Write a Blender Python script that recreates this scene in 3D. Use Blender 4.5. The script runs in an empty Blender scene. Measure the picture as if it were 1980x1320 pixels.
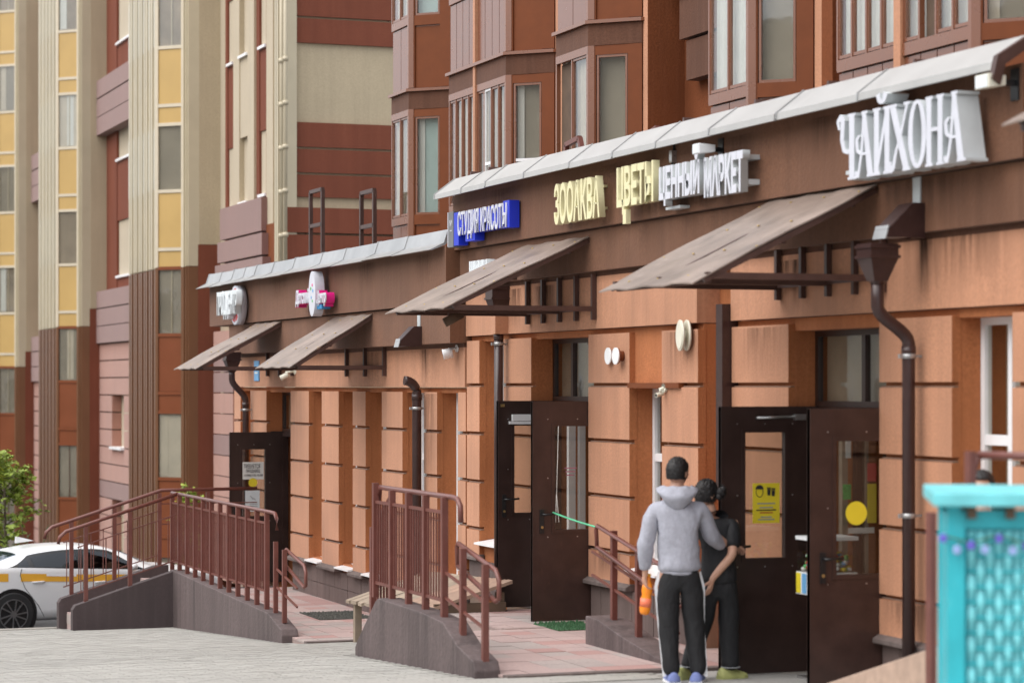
import bpy, bmesh, math, random
from mathutils import Vector, Matrix
R = random.Random(7)
S = bpy.context.scene
COL = S.collection

# ------------------------------------------------------------------ camera
# World frame: +X runs along the street front (away from the camera), +Y points
# out of the shop front into the street, Z is up.  The shop front is at Y = 0.
FPX = 4675.0; CXP = 990.0; HYP = 745.0
ANG = math.atan(1710.0 / FPX); CA, SA = math.cos(ANG), math.sin(ANG)
YC, ZC = 9.17, 2.4
cam = bpy.data.cameras.new('camera'); camo = bpy.data.objects.new('camera', cam); COL.objects.link(camo)
cam.sensor_width = 36.0; cam.lens = 36.0 * FPX / 1980.0
cam.shift_y = 85.0 / 1980.0
cam.clip_start = 0.5; cam.clip_end = 2000
camo.location = (0, YC, ZC)
right = Vector((-SA, -CA, 0)); fwd = Vector((CA, -SA, 0)); up = Vector((0, 0, 1))
camo.rotation_euler = Matrix((right, up, -fwd)).transposed().to_euler()
cam.dof.use_dof = True; cam.dof.focus_distance = 28.5; cam.dof.aperture_fstop = 1.8
S.camera = camo

# ------------------------------------------------------------------ light
SUN_EL, SUN_AZ = 56.0, -4.0        # azimuth measured from +Y (street side) towards +X (far end)
w = bpy.data.worlds.new('World'); S.world = w; w.use_nodes = True
nt = w.node_tree; nt.nodes.clear()
out = nt.nodes.new('ShaderNodeOutputWorld'); bg = nt.nodes.new('ShaderNodeBackground')
sky = nt.nodes.new('ShaderNodeTexSky'); sky.sky_type = 'NISHITA'; sky.sun_disc = False
sky.sun_elevation = math.radians(SUN_EL); sky.sun_rotation = math.radians(SUN_AZ)
sky.air_density = 1.0; sky.dust_density = 4.0; sky.ozone_density = 0.6
bg.inputs[1].default_value = 0.15
hs = nt.nodes.new('ShaderNodeHueSaturation'); hs.inputs['Saturation'].default_value = 0.35      # thin high overcast
nt.links.new(sky.outputs[0], hs.inputs['Color']); cl = nt.nodes.new('ShaderNodeMix'); cl.data_type = 'RGBA'; cl.inputs[0].default_value = 0.5      # even cloud layer over the clear sky
cl.inputs[7].default_value = (5.6, 5.8, 6.1, 1); nt.links.new(hs.outputs[0], cl.inputs[6]); nt.links.new(cl.outputs[2], bg.inputs[0]); nt.links.new(bg.outputs[0], out.inputs[0])
sl = bpy.data.lights.new('sun', 'SUN'); slo = bpy.data.objects.new('sun', sl); COL.objects.link(slo)
sl.energy = 1.3; sl.angle = math.radians(80); sl.color = (1.0, 0.97, 0.93)
e, a = math.radians(SUN_EL), math.radians(SUN_AZ)
sd = Vector((math.sin(a) * math.cos(e), math.cos(a) * math.cos(e), math.sin(e)))
slo.rotation_euler = sd.to_track_quat('Z', 'Y').to_euler()
slo.location = (10, 20, 30)
S.view_settings.view_transform = 'Standard'
try: S.view_settings.look = 'None'
except Exception: pass
S.view_settings.gamma = 1.0; S.view_settings.exposure = 0.82
S.view_settings.use_curve_mapping = False

# ------------------------------------------------------------------ measuring helpers (photo pixel -> place)
def ray(x, y=HYP):
    p = (x - CXP) / FPX
    return (CA - SA * p, -SA - CA * p, (HYP - y) / FPX)
def atv(x, y, v=0.0):
    d = ray(x, y); t = (v - YC) / d[1]; return (t * d[0], ZC + t * d[2])
def atu(x, y, u):
    d = ray(x, y); t = u / d[0]; return (YC + t * d[1], ZC + t * d[2])
def atz(x, y, z):
    d = ray(x, y); t = (z - ZC) / d[2]; return (t * d[0], YC + t * d[1])
def atd(x, y, Y):
    d = ray(x, y); return (Y * d[0], YC + Y * d[1], ZC + Y * d[2])
def UX(x, v=0.0): return atv(x, HYP, v)[0]

# ------------------------------------------------------------------ materials
MATS = {}
def nodes(name):
    m = bpy.data.materials.new(name); m.use_nodes = True
    t = m.node_tree; return m, t, t.nodes['Principled BSDF']
def mixrgb(t, fac, a, b, blend='MIX'):
    n = t.nodes.new('ShaderNodeMix'); n.data_type = 'RGBA'; n.blend_type = blend
    for k, s in ((0, fac), (6, a), (7, b)):
        if isinstance(s, (int, float)): n.inputs[k].default_value = s
        elif isinstance(s, tuple): n.inputs[k].default_value = (*s, 1)
        else: t.links.new(s, n.inputs[k])
    return n.outputs[2]
def noise(t, vec, scale, detail=4, rough=0.55):
    n = t.nodes.new('ShaderNodeTexNoise'); n.inputs['Scale'].default_value = scale
    n.inputs['Detail'].default_value = detail; n.inputs['Roughness'].default_value = rough
    t.links.new(vec, n.inputs['Vector']); return n.outputs['Fac']
def ramp(t, fac, p0, p1, c0=(0, 0, 0), c1=(1, 1, 1)):
    n = t.nodes.new('ShaderNodeValToRGB'); e = n.color_ramp.elements
    e[0].position, e[1].position = p0, p1; e[0].color, e[1].color = (*c0, 1), (*c1, 1)
    t.links.new(fac, n.inputs[0]); return n.outputs[0]
def mapv(t, vec, sc):
    n = t.nodes.new('ShaderNodeMapping'); n.inputs['Scale'].default_value = sc
    t.links.new(vec, n.inputs['Vector']); return n.outputs[0]
def pos(t):
    return t.nodes.new('ShaderNodeNewGeometry').outputs['Position']
def bump(t, b, h, strength, dist=0.01):
    n = t.nodes.new('ShaderNodeBump'); n.inputs['Strength'].default_value = strength; n.inputs['Distance'].default_value = dist
    t.links.new(h, n.inputs['Height']); t.links.new(n.outputs[0], b.inputs['Normal'])
def objrand(t):
    return t.nodes.new('ShaderNodeObjectInfo').outputs['Random']

def stucco(name, c, grain=90, streak=0.35, rough=0.75, var=0.16, tilevar=0.0, spec=0.5, bstr=0.6, sheen=0.25):
    m, t, b = nodes(name); P = pos(t)
    big = noise(t, P, 0.9, 5); fine = noise(t, P, grain, 2)
    dark = tuple(x * (1 - var * 1.6) for x in c); lite = tuple(min(1, x * (1 + var)) for x in c)
    col = mixrgb(t, ramp(t, big, 0.3, 0.7), dark, lite)
    col = mixrgb(t, ramp(t, fine, 0.3, 0.75), tuple(x * 0.8 for x in c), col)
    st = noise(t, mapv(t, P, (2.3, 2.3, 0.16)), 1.6, 5, 0.6)
    col = mixrgb(t, mixrgb(t, ramp(t, st, 0.48, 0.72), (0, 0, 0), (streak,) * 3), col, tuple(x * 0.38 for x in c))
    st2 = noise(t, mapv(t, P, (6, 6, 0.3)), 2.2, 3, 0.6)
    col = mixrgb(t, mixrgb(t, ramp(t, st2, 0.50, 0.74), (0, 0, 0), (streak * 0.5,) * 3), col, tuple(min(1, x * 1.35 + 0.03) for x in c))
    if tilevar:
        col = mixrgb(t, mixrgb(t, objrand(t), (0, 0, 0), (tilevar,) * 3), col, tuple(x * 0.6 for x in c))
    t.links.new(col, b.inputs['Base Color']); b.inputs['Roughness'].default_value = rough
    b.inputs['Specular IOR Level'].default_value = spec
    b.inputs['Sheen Weight'].default_value = sheen; b.inputs['Sheen Roughness'].default_value = 0.45
    bump(t, b, fine, bstr, 0.006); MATS[name] = m; return m
def paint(name, c, rough=0.4, var=0.12, metal=0.0, wear=None, wearamt=0.35, scale=6, spec=0.5, rnd=0.0, cloth=0.0):
    m, t, b = nodes(name); P = pos(t)
    n1 = noise(t, P, scale, 5)
    col = mixrgb(t, ramp(t, n1, 0.3, 0.7), tuple(x * (1 - var) for x in c), tuple(min(1, x * (1 + var)) for x in c))
    if wear:
        n2 = noise(t, mapv(t, P, (1, 1, 0.35)), scale * 4.5, 6, 0.65)
        col = mixrgb(t, mixrgb(t, ramp(t, n2, 0.58, 0.75), (0, 0, 0), (wearamt,) * 3), col, wear)
    if rnd: col = mixrgb(t, mixrgb(t, objrand(t), (0, 0, 0), (rnd,) * 3), col, tuple(x * 0.55 for x in c))
    t.links.new(col, b.inputs['Base Color'])
    rr = mixrgb(t, n1, (rough * 0.8,) * 3, (min(1, rough * 1.25),) * 3)
    t.links.new(rr, b.inputs['Roughness']); b.inputs['Metallic'].default_value = metal
    b.inputs['Specular IOR Level'].default_value = spec
    if cloth:
        wv = noise(t, mapv(t, P, (1.0, 1.0, 0.55)), 13, 5, 0.6); bump(t, b, wv, cloth, 0.03)
    MATS[name] = m; return m
def glass(name, tint=(0.8, 0.85, 0.85), refl=1.0):
    m, t, b = nodes(name); t.nodes.remove(b)
    o = t.nodes['Material Output']
    g = t.nodes.new('ShaderNodeBsdfGlossy'); g.inputs['Roughness'].default_value = 0.02; g.inputs['Color'].default_value = (0.95, 0.97, 1, 1)
    tr = t.nodes.new('ShaderNodeBsdfTransparent'); tr.inputs['Color'].default_value = (*tint, 1)
    ge = t.nodes.new('ShaderNodeNewGeometry'); dt = t.nodes.new('ShaderNodeVectorMath'); dt.operation = 'DOT_PRODUCT'
    t.links.new(ge.outputs['Normal'], dt.inputs[0]); t.links.new(ge.outputs['Incoming'], dt.inputs[1])
    def mth(op, a, b_=None):
        n = t.nodes.new('ShaderNodeMath'); n.operation = op
        for k, s in ((0, a), (1, b_)):
            if s is None: continue
            if isinstance(s, (int, float)): n.inputs[k].default_value = s
            else: t.links.new(s, n.inputs[k])
        return n.outputs[0]
    ab = mth('ABSOLUTE', dt.outputs['Value']); fz = mth('ADD', mth('MULTIPLY', mth('POWER', mth('SUBTRACT', 1.0, ab), 5.0), 0.95 - 0.045 * refl), 0.045 * refl)
    nb = t.nodes.new('ShaderNodeBump'); nb.inputs['Strength'].default_value = 0.05; nb.inputs['Distance'].default_value = 0.02
    t.links.new(noise(t, pos(t), 2.5, 2), nb.inputs['Height'])
    t.links.new(nb.outputs[0], g.inputs['Normal'])
    mx = t.nodes.new('ShaderNodeMixShader')
    t.links.new(fz, mx.inputs[0]); t.links.new(tr.outputs[0], mx.inputs[1]); t.links.new(g.outputs[0], mx.inputs[2])
    t.links.new(mx.outputs[0], o.inputs[0]); MATS[name] = m; return m

stucco('orange', (0.55, 0.262, 0.148), grain=42, streak=0.30, var=0.20, sheen=0.16, spec=0.3)
stucco('orange_shaded', (0.47, 0.170, 0.068), grain=45, streak=0.3, sheen=0.05, spec=0.15)  # darker copy of orange: shade of returns and recesses put into its colour
stucco('joint', (0.26, 0.15, 0.095), grain=60, streak=0.5)
stucco('brown', (0.185, 0.085, 0.047), grain=42, streak=0.32, var=0.2, sheen=0.10, spec=0.2)
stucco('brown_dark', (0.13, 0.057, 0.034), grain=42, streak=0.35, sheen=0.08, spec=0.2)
stucco('mahogany', (0.205, 0.062, 0.035), grain=60, streak=0.2, var=0.1, sheen=0.0, spec=0.2)
stucco('mauve', (0.25, 0.125, 0.105), grain=80, streak=0.15, var=0.08)  # mahogany on street-facing slabs, paler because sky sheen is put into the colour
stucco('pink', (0.42, 0.20, 0.145), grain=80, streak=0.15, var=0.08)
stucco('cream', (0.50, 0.405, 0.27), grain=60, streak=0.15, var=0.07)
stucco('rust_wall', (0.21, 0.066, 0.026), grain=38, streak=0.25, sheen=0.0, spec=0.15)
stucco('plinth', (0.155, 0.110, 0.100), grain=30, streak=0.5, tilevar=0.35, sheen=0.0)
stucco('ramp_mauve', (0.120, 0.088, 0.086), grain=25, streak=0.8, var=0.25, bstr=0.9, sheen=0.0)
stucco('ramp_plum', (0.075, 0.052, 0.052), grain=25, streak=0.3, var=0.2, sheen=0.0)
stucco('cap_stone', (0.15, 0.115, 0.105), grain=25, streak=0.7, var=0.3, sheen=0.0)
stucco('concrete', (0.36, 0.335, 0.30), grain=30, streak=0.4, var=0.2, sheen=0.0)
stucco('paver', (0.435, 0.42, 0.385), grain=40, streak=0.0, var=0.12, tilevar=0.25, sheen=0.0)
stucco('paver_bed', (0.36, 0.35, 0.33), grain=30, streak=0.0, var=0.15, sheen=0.0)
stucco('asphalt', (0.055, 0.055, 0.057), grain=60, streak=0.0, var=0.2, sheen=0.0)
stucco('soil', (0.12, 0.10, 0.075), grain=12, streak=0.0, var=0.3, sheen=0.0)
stucco('tile_pink', (0.50, 0.37, 0.345), grain=30, streak=0.0, var=0.16, tilevar=0.3, sheen=0.0)
stucco('tile_red', (0.47, 0.285, 0.26), grain=30, streak=0.0, var=0.16, tilevar=0.3, sheen=0.0)
stucco('tile_grey', (0.44, 0.37, 0.345), grain=30, streak=0.0, var=0.16, tilevar=0.3, sheen=0.0)
stucco('grout', (0.36, 0.27, 0.245), grain=30, streak=0.0, var=0.2, sheen=0.0)
stucco('ramp_tan', (0.44, 0.30, 0.22), grain=14, streak=0.3, var=0.12)
stucco('roofing', (0.16, 0.15, 0.145), grain=20, streak=0.0)
paint('bay_metal', (0.20, 0.072, 0.034), rough=0.27, var=0.05, scale=2, spec=1.0)
paint('bay_panel', (0.18, 0.066, 0.036), rough=0.25, var=0.05, scale=2, spec=1.0)
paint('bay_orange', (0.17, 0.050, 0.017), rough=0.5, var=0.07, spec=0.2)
paint('rib_brown', (0.175, 0.078, 0.036), rough=0.35, var=0.08, scale=2, rnd=0.2)
paint('pale_render', (0.74, 0.68, 0.56), rough=0.7, var=0.05)
paint('rib_cream', (0.52, 0.45, 0.32), rough=0.4, var=0.05, scale=2, rnd=0.2)
paint('cream_frame', (0.62, 0.54, 0.41), rough=0.4, var=0.04)
paint('yellow_panel', (0.53, 0.345, 0.12), rough=0.4, var=0.05, scale=1.5)
paint('rust_panel', (0.20, 0.060, 0.024), rough=0.4, var=0.1, scale=1.5, spec=0.25)
paint('door_dark', (0.036, 0.019, 0.016), rough=0.36, var=0.2, wear=(0.09, 0.045, 0.035), wearamt=0.22)
paint('door_brown', (0.048, 0.024, 0.019), rough=0.34, var=0.2, wear=(0.11, 0.055, 0.04), wearamt=0.25)
paint('pipe_brown', (0.042, 0.020, 0.018), rough=0.3, var=0.15, wear=(0.16, 0.10, 0.09), wearamt=0.25, scale=9)
paint('rail_brown', (0.155, 0.053, 0.041), rough=0.36, var=0.12, wear=(0.30, 0.17, 0.14), wearamt=0.25, scale=9)
paint('canopy_sheet', (0.235, 0.18, 0.15), rough=0.42, var=0.28, wear=(0.42, 0.34, 0.29), wearamt=0.55, scale=2.2)
paint('canopy_frame', (0.065, 0.031, 0.024), rough=0.42, var=0.2, wear=(0.15, 0.07, 0.05), wearamt=0.3)
paint('galv', (0.40, 0.40, 0.40), rough=0.36, var=0.14, metal=0.55, wear=(0.36, 0.34, 0.32), wearamt=0.5, scale=3, rnd=0.2)
paint('flash_white', (0.40, 0.395, 0.385), rough=0.38, var=0.07, wear=(0.55, 0.52, 0.5), wearamt=0.4, scale=3, rnd=0.12)
paint('white_pvc', (0.80, 0.80, 0.81), rough=0.35, var=0.03)
paint('sill_white', (0.85, 0.85, 0.86), rough=0.3, var=0.04)
paint('letter_white', (0.60, 0.61, 0.67), rough=0.45, var=0.04)
paint('letter_grey', (0.52, 0.55, 0.56), rough=0.5, var=0.06)
paint('letter_panel', (0.70, 0.74, 0.76), rough=0.45, var=0.06)
paint('letter_cream', (0.74, 0.69, 0.42), rough=0.5, var=0.05)
paint('sign_blue', (0.012, 0.035, 0.55), rough=0.4, var=0.05)
paint('sign_grey', (0.16, 0.16, 0.165), rough=0.5, var=0.05)
paint('sign_pink', (0.72, 0.012, 0.22), rough=0.4, var=0.05)
paint('sign_cyan', (0.03, 0.24, 0.50), rough=0.4, var=0.05)
paint('sign_red', (0.62, 0.06, 0.06), rough=0.4, var=0.05)
paint('notice_blue', (0.15, 0.38, 0.66), rough=0.4, var=0.05)
paint('paper', (0.74, 0.73, 0.69), rough=0.7, var=0.04)
paint('paper_blue', (0.66, 0.70, 0.71), rough=0.7, var=0.04)
paint('yellow', (0.78, 0.62, 0.03), rough=0.5, var=0.03)
paint('ink', (0.02, 0.02, 0.025), rough=0.6, var=0.0)
paint('ink_grey', (0.30, 0.31, 0.32), rough=0.6, var=0.0)
paint('ink_red', (0.45, 0.10, 0.03), rough=0.6, var=0.0)
paint('ink_pink', (0.33, 0.12, 0.17), rough=0.6, var=0.0)
paint('lamp_cream', (0.74, 0.72, 0.60), rough=0.4, var=0.05)
paint('lamp_white', (0.82, 0.83, 0.84), rough=0.35, var=0.03)
paint('black', (0.012, 0.012, 0.013), rough=0.4, var=0.1)
paint('steel', (0.55, 0.55, 0.55), rough=0.3, var=0.1, metal=0.9)
paint('brass', (0.5, 0.36, 0.15), rough=0.35, var=0.1, metal=0.8)
paint('wood_grey', (0.30, 0.235, 0.175), rough=0.75, var=0.25, wear=(0.22, 0.16, 0.11), wearamt=0.5, scale=5, rnd=0.35)
paint('wood_red', (0.36, 0.235, 0.17), rough=0.7, var=0.2, wear=(0.25, 0.14, 0.1), wearamt=0.4, scale=5, rnd=0.35)
paint('wood_dark', (0.11, 0.07, 0.045), rough=0.8, var=0.2)
paint('curtain_white', (0.80, 0.81, 0.79), rough=0.9, var=0.06, scale=3)
paint('curtain_teal', (0.46, 0.60, 0.60), rough=0.9, var=0.1, scale=3)
paint('curtain_beige', (0.66, 0.59, 0.49), rough=0.9, var=0.1, scale=3)
paint('side_blind', (0.34, 0.30, 0.245), rough=0.8, var=0.2, scale=1.2)
paint('room_dark', (0.20, 0.175, 0.15), rough=0.9, var=0.3, scale=1.2)
paint('room_warm', (0.38, 0.31, 0.24), rough=0.9, var=0.3, scale=1.2)
paint('teal', (0.030, 0.46, 0.53), rough=0.42, var=0.1, wear=(0.16, 0.55, 0.58), wearamt=0.3)
paint('teal_light', (0.17, 0.60, 0.64), rough=0.45, var=0.12, wear=(0.08, 0.45, 0.5), wearamt=0.4)
paint('flower_violet', (0.16, 0.13, 0.58), rough=0.6, var=0.2, scale=30)
paint('flower_pale', (0.36, 0.46, 0.78), rough=0.6, var=0.2, scale=30)
paint('rope_green', (0.10, 0.50, 0.27), rough=0.6, var=0.1)
paint('turf', (0.035, 0.10, 0.04), rough=0.9, var=0.4, scale=60)
paint('mat_dark', (0.075, 0.075, 0.065), rough=0.9, var=0.4, scale=60)
paint('car_white', (0.78, 0.79, 0.80), rough=0.16, var=0.01, spec=0.6)
paint('car_stripe', (0.80, 0.42, 0.05), rough=0.3, var=0.04)
paint('tyre', (0.02, 0.02, 0.021), rough=0.75, var=0.2)
paint('rim', (0.30, 0.30, 0.31), rough=0.28, var=0.1, metal=0.85)
paint('car_trim', (0.015, 0.015, 0.016), rough=0.25, var=0.05)
paint('skin', (0.52, 0.29, 0.20), rough=0.5, var=0.06, scale=12)
paint('hair', (0.012, 0.010, 0.010), rough=0.55, var=0.3, scale=60)
paint('cloth_grey', (0.38, 0.385, 0.44), rough=0.92, var=0.10, scale=26, spec=0.2, cloth=0.55)
paint('cloth_black', (0.014, 0.014, 0.016), rough=0.7, var=0.2, scale=20, spec=0.4, cloth=0.7)
paint('cloth_white', (0.75, 0.75, 0.77), rough=0.9, var=0.05)
paint('cloth_blue', (0.16, 0.20, 0.42), rough=0.8, var=0.1)
paint('clog_green', (0.42, 0.43, 0.16), rough=0.6, var=0.08)
paint('juice', (0.90, 0.27, 0.02), rough=0.15, var=0.06, scale=20)
paint('juice_cap', (0.85, 0.40, 0.02), rough=0.35, var=0.05)
paint('juice_label', (0.85, 0.20, 0.10), rough=0.4, var=0.2, scale=40)
paint('candy_red', (0.6, 0.05, 0.05), rough=0.4, var=0.3, scale=40)
paint('candy_green', (0.10, 0.45, 0.12), rough=0.4, var=0.3, scale=40)
def leafmat(name, c):
    m, t, b = nodes(name)
    r = objrand(t); n1 = noise(t, pos(t), 5, 3)
    col = mixrgb(t, n1, tuple(x * 0.55 for x in c), tuple(min(1, x * 1.5) for x in c))
    col = mixrgb(t, mixrgb(t, r, (0, 0, 0), (0.5,) * 3), col, (c[0] * 2.6, c[1] * 1.6, c[2] * 0.8))
    t.links.new(col, b.inputs['Base Color']); b.inputs['Roughness'].default_value = 0.5
    try: b.inputs['Transmission Weight'].default_value = 0.0
    except Exception: pass
    MATS[name] = m; return m
leafmat('leaf', (0.19, 0.27, 0.035)); leafmat('leaf_dark', (0.045, 0.10, 0.035))
paint('bark', (0.10, 0.075, 0.05), rough=0.9, var=0.3)
glass('glass_door', (0.80, 0.80, 0.78), 1.0)
glass('glass_bay', (0.88, 0.88, 0.86), 1.4)
glass('glass_car', (0.14, 0.18, 0.22), 1.6)
glass('glass_clear', (0.9, 0.9, 0.9), 0.9)
def stainmat(name, c, amt):
    m, t, b = nodes(name); b.inputs['Base Color'].default_value = (*c, 1); b.inputs['Roughness'].default_value = 0.8; b.inputs['Specular IOR Level'].default_value = 0.1
    g = t.nodes.new('ShaderNodeTexCoord').outputs['Generated']; sp = t.nodes.new('ShaderNodeSeparateXYZ'); t.links.new(g, sp.inputs[0])
    n1 = noise(t, mapv(t, pos(t), (9, 9, 0.5)), 2.2, 4, 0.6)
    def mul(a, b_):
        n = t.nodes.new('ShaderNodeMath'); n.operation = 'MULTIPLY'; n.use_clamp = True
        for k, s in ((0, a), (1, b_)):
            if isinstance(s, (int, float)): n.inputs[k].default_value = s
            else: t.links.new(s, n.inputs[k])
        return n.outputs[0]
    zg = ramp(t, sp.outputs[2], 0.0, 0.9); xg = ramp(t, sp.outputs[0], 0.0, 0.35); xr = ramp(t, sp.outputs[0], 0.65, 1.0, (1, 1, 1), (0, 0, 0))
    al = mul(mul(mul(zg, mul(xg, xr)), ramp(t, n1, 0.32, 0.62)), amt); t.links.new(al, b.inputs['Alpha']); MATS[name] = m
stainmat('stain', (0.035, 0.02, 0.015), 0.62); stainmat('stain_soft', (0.05, 0.028, 0.02), 0.36); stainmat('splash', (0.06, 0.045, 0.04), 0.5)
def M(n): return MATS[n]

# ------------------------------------------------------------------ mesh helpers
WL = {}                    # world place of every thing (its Empty)
class MB:
    def __init__(s): s.v = []; s.f = []; s.smooth = []
    def add(s, vs, fs, sm=False):
        n = len(s.v); s.v += [tuple(p) for p in vs]
        for f in fs: s.f.append(tuple(i + n for i in f)); s.smooth.append(sm)
        return s
    def box(s, u0, u1, v0, v1, z0, z1):
        if u0 > u1: u0, u1 = u1, u0
        if v0 > v1: v0, v1 = v1, v0
        if z0 > z1: z0, z1 = z1, z0
        vs = [(u, v, z) for z in (z0, z1) for v in (v0, v1) for u in (u0, u1)]
        return s.add(vs, [(0, 2, 3, 1), (4, 5, 7, 6), (0, 1, 5, 4), (2, 6, 7, 3), (0, 4, 6, 2), (1, 3, 7, 5)])
    def hexa(s, b, t):          # 4 bottom corners, 4 top corners
        return s.add(list(b) + list(t), [(3, 2, 1, 0), (4, 5, 6, 7), (0, 1, 5, 4), (1, 2, 6, 5), (2, 3, 7, 6), (3, 0, 4, 7)])
    def prism(s, pts, axis, a0, a1):   # pts 2-D polygon in the two other axes
        def P(p, a):
            return {0: (a, p[0], p[1]), 1: (p[0], a, p[1]), 2: (p[0], p[1], a)}[axis]
        n = len(pts)
        vs = [P(p, a0) for p in pts] + [P(p, a1) for p in pts]
        fs = [tuple(range(n)), tuple(range(2 * n - 1, n - 1, -1))] + [(i, (i + 1) % n, n + (i + 1) % n, n + i) for i in range(n)]
        return s.add(vs, fs)
    def obox(s, p0, p1, w, h, upv=(0, 0, 1)):   # bar between two points
        p0, p1 = Vector(p0), Vector(p1); d = (p1 - p0).normalized(); U = Vector(upv)
        if abs(d.dot(U)) > 0.98: U = Vector((1, 0, 0))
        sx = d.cross(U).normalized() * w / 2; sy = d.cross(sx).normalized() * h / 2
        return s.hexa([p0 - sx - sy, p0 + sx - sy, p0 + sx + sy, p0 - sx + sy], [p1 - sx - sy, p1 + sx - sy, p1 + sx + sy, p1 - sx + sy])
    def tube(s, pts, r, n=10, cap=True):
        pts = [Vector(p) for p in pts]; rings = []
        rr = r if isinstance(r, (list, tuple)) else [r] * len(pts)
        ref = None
        for i, p in enumerate(pts):
            d = (pts[min(i + 1, len(pts) - 1)] - pts[max(i - 1, 0)]).normalized()
            if ref is None: ref = Vector((0, 0, 1)) if abs(d.z) < 0.9 else Vector((1, 0, 0))
            x = d.cross(ref).normalized(); y = d.cross(x).normalized(); ref = -y if False else ref
            if abs(d.dot(ref)) > 0.97:
                ref = Vector((1, 0, 0)) if abs(d.x) < 0.9 else Vector((0, 1, 0)); x = d.cross(ref).normalized(); y = d.cross(x).normalized()
            rings.append([p + x * rr[i] * math.cos(k * 2 * math.pi / n) + y * rr[i] * math.sin(k * 2 * math.pi / n) for k in range(n)])
        b = len(s.v); s.v += [tuple(q) for rg in rings for q in rg]
        for i in range(len(pts) - 1):
            for k in range(n):
                s.f.append((b + i * n + k, b + i * n + (k + 1) % n, b + (i + 1) * n + (k + 1) % n, b + (i + 1) * n + k)); s.smooth.append(True)
        if cap:
            s.f.append(tuple(b + k for k in range(n))[::-1]); s.smooth.append(False)
            s.f.append(tuple(b + (len(pts) - 1) * n + k for k in range(n))); s.smooth.append(False)
        return s
    def disc(s, c, axis, r, h, n=20):      # short cylinder
        a = {0: (1, 0, 0), 1: (0, 1, 0), 2: (0, 0, 1)}[axis]; c = Vector(c)
        return s.tube([c, c + Vector(a) * h], r, n)
    def ball(s, c, r, sc=(1, 1, 1), n=12, m=8):
        vs = []; fs = []
        for i in range(m + 1):
            th = math.pi * i / m
            for k in range(n):
                ph = 2 * math.pi * k / n
                vs.append((c[0] + r * sc[0] * math.sin(th) * math.cos(ph), c[1] + r * sc[1] * math.sin(th) * math.sin(ph), c[2] + r * sc[2] * math.cos(th)))
        for i in range(m):
            for k in range(n):
                fs.append((i * n + k, (i + 1) * n + k, (i + 1) * n + (k + 1) % n, i * n + (k + 1) % n))
        return s.add(vs, fs, True)
    def mesh(s, name, off=(0, 0, 0), recalc=True, bevel=0.0):
        me = bpy.data.meshes.new(name)
        me.from_pydata([(x - off[0], y - off[1], z - off[2]) for x, y, z in s.v], [], s.f)
        me.polygons.foreach_set('use_smooth', s.smooth)
        bm = bmesh.new(); bm.from_mesh(me)
        bmesh.ops.remove_doubles(bm, verts=bm.verts, dist=1e-6)
        if recalc: bmesh.ops.recalc_face_normals(bm, faces=bm.faces)
        if bevel:
            es = [e for e in bm.edges if len(e.link_faces) == 2 and e.calc_face_angle(0) > 0.6]
            bmesh.ops.bevel(bm, geom=es, offset=bevel, segments=2, affect='EDGES', profile=0.5)
        bm.to_mesh(me); bm.free()
        return me
    def build(s, name, mat, parent=None, bevel=0.0, label=None):
        if parent is not None: off = WL[parent.name]
        else:
            zs = [p[2] for p in s.v]; xs = [p[0] for p in s.v]; ys = [p[1] for p in s.v]
            off = ((min(xs) + max(xs)) / 2, (min(ys) + max(ys)) / 2, min(zs))
        me = s.mesh(name, off, bevel=bevel); me.materials.append(M(mat))
        o = bpy.data.objects.new(name, me); COL.objects.link(o)
        if parent is not None: o.parent = parent; WL[o.name] = off
        else: o.location = off; WL[o.name] = off
        if label: o['label'] = label
        return o
def tag(o, label, cat, group=None):
    o['label'] = label; o['category'] = cat
    if group: o['group'] = group
    return o
def thing(name, label, cat, loc, group=None):
    o = bpy.data.objects.new(name, None); COL.objects.link(o); o.location = loc; o.empty_display_size = 0.2
    WL[o.name] = tuple(loc); return tag(o, label, cat, group)
def struct(o): o['kind'] = 'structure'; return o
CUBES = {}
def blockmesh():      # rendered block: orange face, returns darkened with shade put into the colour
    if 'block' not in CUBES:
        b = MB().box(-.5, .5, -.5, .5, -.5, .5); me = b.mesh('wall_block'); me.materials.append(M('orange')); me.materials.append(M('orange_shaded'))
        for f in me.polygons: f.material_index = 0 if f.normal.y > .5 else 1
        CUBES['block'] = me
    return CUBES['block']
def cubemesh(mat, name='piece'):
    if mat not in CUBES:
        b = MB().box(-.5, .5, -.5, .5, -.5, .5); me = b.mesh(name); me.materials.append(M(mat)); CUBES[mat] = me
    return CUBES[mat]
def piece(name, mat, parent, u0, u1, v0, v1, z0, z1):     # a box-shaped piece; all pieces of a material share one mesh
    o = bpy.data.objects.new(name, cubemesh(mat)); COL.objects.link(o)
    off = WL[parent.name]; o.parent = parent; WL[o.name] = off
    o.location = ((u0 + u1) / 2 - off[0], (v0 + v1) / 2 - off[1], (z0 + z1) / 2 - off[2])
    o.scale = (abs(u1 - u0), abs(v1 - v0), abs(z1 - z0)); return o
def part(name, mat, parent, u0, u1, v0, v1, z0, z1): return MB().box(u0, u1, v0, v1, z0, z1).build(name, mat, parent)

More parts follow.
